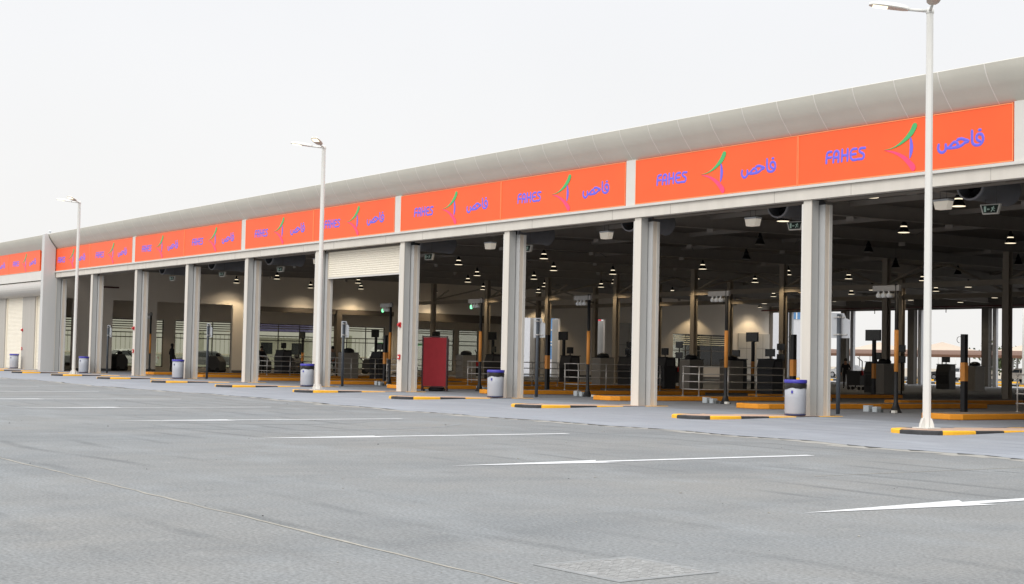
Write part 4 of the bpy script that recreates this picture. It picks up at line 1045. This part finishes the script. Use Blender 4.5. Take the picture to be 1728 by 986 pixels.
person("person in dark clothes bending beside the sign post in the rightmost opening", (-31.2, 36.0, .006), .6, {'chest': (0, -.10, 1.28), 'neck': (0, -.15, 1.42), 'chin': (0, -.19, 1.49), 'crown': (0, -.20, 1.62), 'shl': (.17, -.1, 1.35), 'shr': (-.17, -.1, 1.35), 'wrl': (.2, -.36, 1.0), 'hal': (.18, -.42, .98)}, M_CLOTHBK, M_CLOTHBK)
person("person in khaki uniform in the rear yard, left of the sign post", (-78.0, 84.6, .0), .4, {}, M_KHAKI, M_KHAKI, h=1.8)
person("person in khaki uniform with folded arms, right of the nearest sign post", (-75.7, 86.0, .0), .9, {'ell': (.24, -.06, 1.14), 'wrl': (.02, -.2, 1.18), 'hal': (-.06, -.2, 1.2), 'elr': (-.24, -.06, 1.14), 'wrr': (-.02, -.22, 1.14), 'har': (.06, -.22, 1.16)}, M_KHAKI, M_KHAKI, h=1.8)

# chairs at the stations
def make_chair():
    t = thing("office_chair", "x", "chair", (0, 0, 0), 0, "black chairs by the stations")
    MB().box(-.24, .24, -.24, .24, .46, .54).build("seat", M_CLOTHBK, t, .03)
    b = MB(); b.prism([(.22, .56), (.27, .60), (.33, 1.0), (.29, 1.02)], 'x', -.22, .22); b.build("backrest", M_CLOTHBK, t, .02)
    MB().tube([(0, 0, .1), (0, 0, .46)], .03, 8).build("stem", M_BLACK, t)
    for i in range(5):
        a = 2 * PI * i / 5; MB().tube([(0, 0, .12), (.28 * math.cos(a), .28 * math.sin(a), .07), (.28 * math.cos(a), .28 * math.sin(a), .006)], .022, 6).build("leg", M_BLACK, t)
    return t
ch = make_chair()
for i, (x, y, r_, l) in enumerate([(-35.4, 24.2, 2.2, "black chair right of the cabinet in the third opening from the right"), (-27.6, 21.3, 1.0, "black chair at the left in the second opening from the right"), (-28.9, 34.2, 2.8, "black chair at the rear of the rightmost opening, left of the console")]): place(ch, i == 0, (x, y, 0), l, r_)
def make_machine():
    t = thing("floor_machine", "x", "machine", (0, 0, 0), 0, "dark machines by the glazed wall")
    b = MB(); b.prism([(-.5, .1), (.5, .1), (.5, .7), (.2, 1.05), (-.35, 1.05), (-.5, .8)], 'y', -.35, .35); b.build("body", M_CONS, t, .04)
    MB().tube([(-.45, 0, .8), (-.8, 0, 1.2), (-.8, .1, 1.3)], .03, 8).build("handle", M_BLACK, t)
    for dx in (-.35, .35): MB().tube([(dx, -.37, .15), (dx, .37, .15)], .15, 12).build("wheel", M_TYRE, t)
    b = MB(); b.lathe([(.0, 1.051), (.16, 1.055), (.16, 1.22), (.0, 1.26)], (.1, 0, 0), 12); b.build("tank", M_BLACK, t)
    return t
mc = make_machine()
for i, (x, y, r_, k_) in enumerate([(-63.6, 12.0, .5, 6), (-64.0, 7.0, 1.2, 7), (-64.2, 5.6, 2.0, 8), (-63.4, 17.6, .2, 5), (-64.0, 15.5, 1.4, 5), (-63.8, 23.6, .8, 4)]):
    lab_ = "dark floor machine by the glazed wall in the " + opening(k_)
    if k_ == 5: lab_ = ("right hand" if y > 16 else "left hand") + " " + lab_
    place(mc, i == 0, (x, y, .05), lab_, r_)
# wheel lift / tool trolleys
def make_trolley():
    t = thing("tool_trolley", "x", "trolley", (0, 0, 0), 0, "dark tool trolleys")
    MB().box(-.4, .4, -.25, .25, .25, 1.0).build("cabinet", M_BLACK, t, .01)
    MB().box(-.42, .42, -.27, .27, 1.002, 1.04).build("top", M_CONS, t)
    MB().tube([(.38, 0, 1.04), (.38, 0, 1.55), (.1, 0, 1.75)], .03, 8).build("mast", M_CONS, t)
    MB().box(.42, .5, -.1, .1, .8, 1.05).build("red_handle", M_REDBOX, t)
    for dx in (-.32, .32):
        for dy in (-.2, .2): MB().tube([(dx, dy - .02, .1), (dx, dy + .02, .1)], .09, 10).build("castor", M_TYRE, t)
    return t
tr = make_trolley()
for i, (x, y, l) in enumerate([(-18.4, 36.2, "dark tool trolley with mast right of the near street lamp"), (-27.8, 33.0, "dark tool trolley left of the console in the rightmost opening"), (-30.5, 22.4, "dark tool trolley with mast at the left in the second opening"), (-46.0, 20.5, "dark tool trolley with mast right of the red screen")]): place(tr, i == 0, (x, y, 0), l, random.uniform(-.4, .4))

# ------------------------------------------------------------------ rear yard
def kerb_line(x0, x1, y, label, ph=0):
    b = MB(); x = x0; i = ph
    while x < x1: b.box(x, x + .98, y, y + .25, 0, .16, i % 2); x += 1.0; i += 1
    tag(b.build("kerb_line", [M_YEL, M_BLK], None), label, "kerb", "yellow and black kerbs in the rear yard")
sheet("rear_pavement", [(-130, 70), (20, 70), (20, 74), (-130, 74)], .05, mat("pale_paving", (.40, .39, .37), .9, var=.08, scale=2))
sheet("rear_road", [(-140, 62), (30, 62), (30, 69.7), (-140, 69.7)], .006, mat("rear_paving_grey", (.42, .41, .40), .9, var=.06, scale=1))
kerb_line(-110, 0, 69.7, "nearer yellow and black kerb across the rear yard")
kerb_line(-140, 0, 92.0, "farther yellow and black kerb in front of the parked cars", 1)
sheet("rear_walk", [(-150, 92.3), (10, 92.3), (10, 96), (-150, 96)], .12, MATS["pale_paving"])

def make_car(paint, suv=False):
    t = thing("parked_car", "x", "car", (0, 0, 0), 0, "cars parked behind the hall")
    h = 1.72 if suv else 1.46
    pr = [(-2.3, .35), (-2.32, .62), (-2.2, .86), (-1.25, .95), (-.62, h - .06), (.0, h), (.95, h - .03), (1.6, 1.02) if not suv else (1.95, 1.05), (2.2, .98), (2.32, .7), (2.28, .35)]
    b = MB(); n_ = len(pr)
    def hw(z): return .88 if z < 1.0 else .88 - (z - 1.0) * .36
    vs = [(p[0], -hw(p[1]), p[1]) for p in pr] + [(p[0], hw(p[1]), p[1]) for p in pr]
    b.add(vs, [tuple(range(n_)), tuple(range(n_, 2 * n_))] + [(i, (i + 1) % n_, n_ + (i + 1) % n_, n_ + i) for i in range(n_)])
    b.build("body", paint, t, .05)
    for s_ in (-1, 1):
        w = MB(); z0, z1 = 1.0, h - .14; y0, y1 = hw(z0) + .008, hw(z1) + .008; xb = 1.75 if suv else 1.35
        for (xa, xa2, xc, xc2) in ((-1.02, -.55, .14, .14), (.22, .22, xb, xb - .42)):
            w.add([(xa, s_ * y0, z0), (xc, s_ * y0, z0), (xc2, s_ * y1, z1), (xa2, s_ * y1, z1), (xa, s_ * (y0 - .02), z0), (xc, s_ * (y0 - .02), z0), (xc2, s_ * (y1 - .02), z1), (xa2, s_ * (y1 - .02), z1)], [(0, 1, 2, 3), (4, 7, 6, 5), (0, 4, 5, 1), (1, 5, 6, 2), (2, 6, 7, 3), (3, 7, 4, 0)])
        w.build("side_window", M_CARGL, t)
        for x in (-1.42, 1.40):
            wh = MB().tube([(x, s_ * .70, .33), (x, s_ * .90, .33)], .33, 18).build("wheel", M_TYRE, t)
            MB().tube([(x, s_ * .895, .33), (x, s_ * .915, .33)], .21, 14).build("rim", M_RIM, wh)
        MB().box(-2.335, -2.25, s_ * .55, s_ * .82, .64, .78).build("headlight", M_WHITEPL, t)
        MB().box(2.25, 2.335, s_ * .6, s_ * .84, .7, .86).build("tail_light", M_TAIL, t)
    w = MB(); w.add([(-1.235, -.74, .985), (-1.235, .74, .985), (-.70, .62, h - .12), (-.70, -.62, h - .12)], [(0, 1, 2, 3)])
    for i in range(len(w.v)): w.v[i] = (w.v[i][0] - .03, w.v[i][1], w.v[i][2] + .03)
    w.build("windscreen", M_CARGL, t)
    return t
c1, c2, c3 = make_car(M_CARW), make_car(M_CARS, True), make_car(M_CARD)
c4 = make_car(M_CARS)
RY = 101.0
for i, (proto, first, x, y, l, r_) in enumerate([(c1, True, -89.5, RY, "white saloon car parked left of the console in the rightmost opening", .2), (c1, False, -72.8, RY - 1, "white saloon car parked just right of the near street lamp", .15), (c4, True, -65.6, RY, "beige saloon car parked behind the square lane post", 3.0), (c2, True, -58.3, RY - 1, "beige off-road car parked at the right edge of the rear yard", .1), (c3, True, -77.5, RY + 3, "dark grey car parked behind the near street lamp", .2),
                                              ]): place(proto, first, (x, y, .0), l, r_)
for i, (x, y, r_, p, l) in enumerate([(-82.0, 10.0, 1.5, c3, "dark grey car outside the glazed wall, seen through the ninth opening"), (-84, 13.4, 1.6, c1, "white car outside the glazed wall, seen through the eighth opening"), (-83.5, 19.5, 1.4, c3, "dark grey car outside the glazed wall, seen through the seventh opening"), (-84, 29.5, 1.6, c1, "white car outside the glazed wall, seen through the sixth opening")]): place(p, False, (x, y, 0), l, r_)

# shade canopies: long brown-edged roofs on posts, peach sails above
def make_canopy(l):
    t = thing("shade_canopy", "x", "canopy", (0, 0, 0), 0, "long brown shade canopies over the parked cars")
    b = MB(); b.prism([(-2.6, 2.45), (-2.6, 2.75), (-1.2, 3.0), (1.2, 3.1), (2.6, 3.0), (2.6, 2.85), (0, 2.85)], 'x', 0, l); b.build("roof", M_CANOPY, t)
    x = 2.0
    while x < l:
        MB().tube([(x, 1.8, 0), (x, 1.8, 2.8)], .08, 8).build("post", M_WPOLE, t); x += 6.0
    return t
cn = make_canopy(60.0)
place(cn, True, (-112, RY, 0), "nearer long brown shade canopy above the parked cars")
place(cn, False, (-128, RY + 13, .35), "farther long brown shade canopy behind the parked cars")
def make_sail():
    t = thing("shade_sail", "x", "shade sail", (0, 0, 0), 0, "peach tensile shade sails behind the canopies")
    b = MB(); n = 6; vs = []
    for i in range(n + 1):
        for j in range(n + 1):
            u, v = i / n * 2 - 1, j / n * 2 - 1; r_ = max(abs(u), abs(v)); vs.append((u * 6, v * 5, 3.2 + 1.5 * (1 - r_) ** 1.5))
    fs = [(i * (n + 1) + j, (i + 1) * (n + 1) + j, (i + 1) * (n + 1) + j + 1, i * (n + 1) + j + 1) for i in range(n) for j in range(n)]
    b.add(vs, fs, 0, True); s_ = b.build("cloth", M_SAIL, t); so_ = s_.modifiers.new("thick", 'SOLIDIFY'); so_.thickness = .02
    MB().tube([(0, 0, 0), (0, 0, 4.66)], .09, 8).build("mast", M_WPOLE, t)
    for sx_ in (-1, 1):
        for sy_ in (-1, 1): MB().tube([(sx_ * 6, sy_ * 5, 0), (sx_ * 6, sy_ * 5, 3.2)], .06, 6).build("corner_post", M_WPOLE, t)
    return t
sail = make_sail()
for i in range(7): place(sail, i == 0, (-122 + 12.2 * i, 128 + (i % 2) * 2, 0), f"peach tensile shade sail behind the canopies, {ORD[i]} from the left")
# rear lamp poles
def make_rpole(h=9):
    t = thing("yard_lamp", "x", "street lamp", (0, 0, 0), 0, "slim white lamp poles in the rear yard")
    MB().tube([(0, 0, 0), (0, 0, h)], [.10, .07], 8).build("pole", M_WPOLE, t)
    MB().box(-.15, .15, -.15, .15, 0, .04).build("base_plate", M_WPOLE, t)
    MB().tube([(0, 0, h), (-.9, -.3, h + .1)], .035, 6).build("arm", M_WPOLE, t)
    MB().obox((-1.15, -.38, h + .12), (-3, -1, 0), (1, -3, 0), (0, 0, 1), .32, .13, .04).build("lamp_head", M_WPOLE, t)
    return t
rp = make_rpole()
place(rp, True, (-46.0, 73.0, .05), "slim white lamp pole in the rear yard, right of the near street lamp")
place(rp, False, (-98.0, 104, 0), "slim white lamp pole in the rear yard, beside the left rear pillar")
place(rp, False, (-56.5, 93.5, .12), "slim white lamp pole in the rear yard, left of the square lane post")
# trees beyond
def make_tree(seed, h, r_):
    random.seed(seed); t = thing("leafy_tree", "x", "tree", (0, 0, 0), 0, "dusty green trees beyond the canopies")
    b = MB(); b.tube([(0, 0, 0), (.1, 0, h * .4), (.0, .1, h * .7)], [.14, .10, .05], 7)
    for i in range(5):
        a = i * 1.3; b.tube([(.05, 0, h * (.35 + .05 * i)), (r_ * .6 * math.cos(a), r_ * .6 * math.sin(a), h * (.6 + .05 * i))], [.06, .02], 5)
    b.build("trunk", M_BARK, t)
    b = MB(); cl_ = [(random.gauss(0, r_ * .42), random.gauss(0, r_ * .42), h * .68 + random.gauss(0, h * .13), random.uniform(.3, .7)) for _ in range(26)]
    for (x, y, z, q) in cl_:
        for _ in range(34):
            c = Vector((x + random.gauss(0, q), y + random.gauss(0, q), z + random.gauss(0, q * .8))); u = Vector((random.gauss(0, 1), random.gauss(0, 1), random.gauss(0, 1))).normalized(); v = u.orthogonal().normalized(); l = random.uniform(.22, .42)
            b.add([c - u * l, c + v * l * .5, c + u * l, c - v * l * .5], [(0, 1, 2, 3)])
    b.build("crown", M_LEAF, t)
    return t
TP = [(-78.0, 141, 4.6, 2.4, "dusty green tree beyond the canopies, left of the square lane post"), (-70.5, 140, 4.2, 2.6, "dusty green tree beyond the canopies, right of the square lane post"), (-58.0, 138, 4.4, 2.2, "dusty green tree beyond the canopies at the right edge"), (-98, 141, 4.4, 2.6, "dusty green tree beyond the canopies, behind the tall signal pole"), (-84, 150, 4.6, 2.8, "dusty green tree beyond the canopies, right of the near street lamp")]
for i, (x, y, h, r_, l) in enumerate(TP):
    q = make_tree(20 + i, h, r_); q.location = (x, y, -.05); q["label"] = l

# things seen through the end wall: neighbour building, banner, boundary wall
nb = thing("white_panel_building", "white panelled building with blue glass outside the tall doorways", "building", (-88, 46, 0), 0)
MB().box(-3, 0, -4.0, 10.65, 0, 8).box(-3, 0, 11.95, 46.2, 0, 8).box(-3, 0, 10.65, 11.95, 0, 1.35).box(-3, 0, 10.65, 11.95, 6.0, 8).build("wall", M_PANELW, nb)
w = MB().box(-.12, -.04, 10.66, 11.94, 1.36, 5.99).build("window", M_BLUEGL, nb)
b = MB()
for z in (2.75, 3.05, 4.2): b.box(-.03, .02, 10.66, 11.94, z - .05, z + .05)
for y in (10.72, 11.88): b.box(-.03, .02, y - .05, y + .05, 1.36, 5.99)
b.build("frame", M_WHITEPL, w)
w = MB().box(.004, .05, 43.9, 45.6, 6.35, 7.2).build("window", M_BLUEGL, nb)
MB().box(.051, .07, 44.95, 45.1, 6.35, 7.2).build("frame", M_WHITEPL, w)
bn_ = thing("tall_banner", "tall red and blue banner outside the narrow doorway", "banner", (-76, 53.6, 0), 0)
MB().box(0, .03, -.36, .36, 3.4, 5.3).build("red_field", M_BANR, bn_)
MB().box(0, .03, -.36, .36, 2.75, 3.398).build("blue_field", M_BANB, bn_)
for z0, z1 in ((3.75, 3.83), (3.92, 3.98), (2.76, 2.9)): MB().box(.031, .036, -.34, .34, z0, z1).build("white_stripe", M_WHITEPL, bn_)
for y in (-.39, .39): MB().tube([(.01, y, 0), (.01, y, 5.4)], .025, 6).build("pole", M_STEEL, bn_)
bw = thing("boundary_wall", "pale boundary wall with railings outside the glazed wall", "wall", (-97, 30, 0), 0)
MB().box(-.3, 0, -45, 16, 0, 1.1).build("plinth", M_YARDW, bw)
b = MB(); y = -45
while y < 12.5: b.box(-.16, -.12, y, y + .05, 1.1, 3.0); y += .42
b.box(-.165, -.115, -45, 12.5, 2.9, 2.98); b.build("railing", M_YARDW, bw)
b = MB(); y = -45
while y < 12.5: b.box(-.33, .03, y, y + .4, 1.1, 3.2); y += 5
b.build("pier", M_YARDW, bw)
aw = thing("violet_kiosk", "small kiosk with violet awning outside the glazed wall", "kiosk", (-80, 27.5, 0), 0)
MB().box(-1.5, .0, -5.5, .5, 0, 2.6).build("wall", mat("kiosk_cream", (.55, .54, .44), .7), aw)
b = MB(); b.prism([(-5.8, 3.1), (-5.8, 3.8), (.8, 3.8), (.8, 3.1)], 'x', -1.8, .5); b.build("awning", M_PURP, aw)
MB().box(.002, .02, -4.6, -3.6, 1.3, 2.2).build("window", M_CARGL, aw); MB().box(.002, .02, -1.9, -.9, 1.3, 2.2).build("window", M_CARGL, aw)
dv = thing("delivery_van", "white van with a green roof stripe parked outside the glazed wall", "van", (-80, 35.0, 0), PI / 2)
b = MB(); b.prism([(-2.4, .35), (-2.42, 1.0), (-1.9, 1.2), (-1.5, 2.0), (-1.2, 2.2), (2.4, 2.25), (2.45, .35)], 'y', -.95, .95); b.build("body", M_CARW, dv, .05)
MB().box(-1.0, 2.3, -.9, .9, 2.255, 2.45).build("roof_stripe", M_GREEN, dv)
for s_ in (-1, 1):
    MB().box(-1.35, -.6, s_ * .951, s_ * .965, 1.3, 1.95).build("side_window", M_CARGL, dv)
    for x in (-1.5, 1.5):
        wh = MB().tube([(x, s_ * .75, .35), (x, s_ * .97, .35)], .35, 16).build("wheel", M_TYRE, dv); MB().tube([(x, s_ * .965, .35), (x, s_ * .985, .35)], .2, 12).build("rim", M_RIM, wh)
# small rooftop vent over the annex
vt = thing("roof_vent", "thin grey vent pipe on the annex roof", "vent", (-70.6, 3.0, 8.3)); MB().tube([(0, 0, 0), (0, 0, .75)], .06, 8).build("pipe", M_SIGNBK, vt); MB().lathe([(.10, .75), (.10, .80), (.02, .86)], n=8).build("cowl", M_SIGNBK, vt)

for o in list(S.objects):
    if o.parent is None and o.type in ('EMPTY', 'MESH') and o.get("category") and -.3 < o.location.y < 60.5 and -62 < o.location.x < XR and 0 <= o.location.z < .02 and o.name != "inspection_hall" and o.location.length > .001 and not o.name.startswith(("kerb_island", "kerb_line", "fin_wall", "sign_panel", "lane_arrow")):
        o.location.z += .046
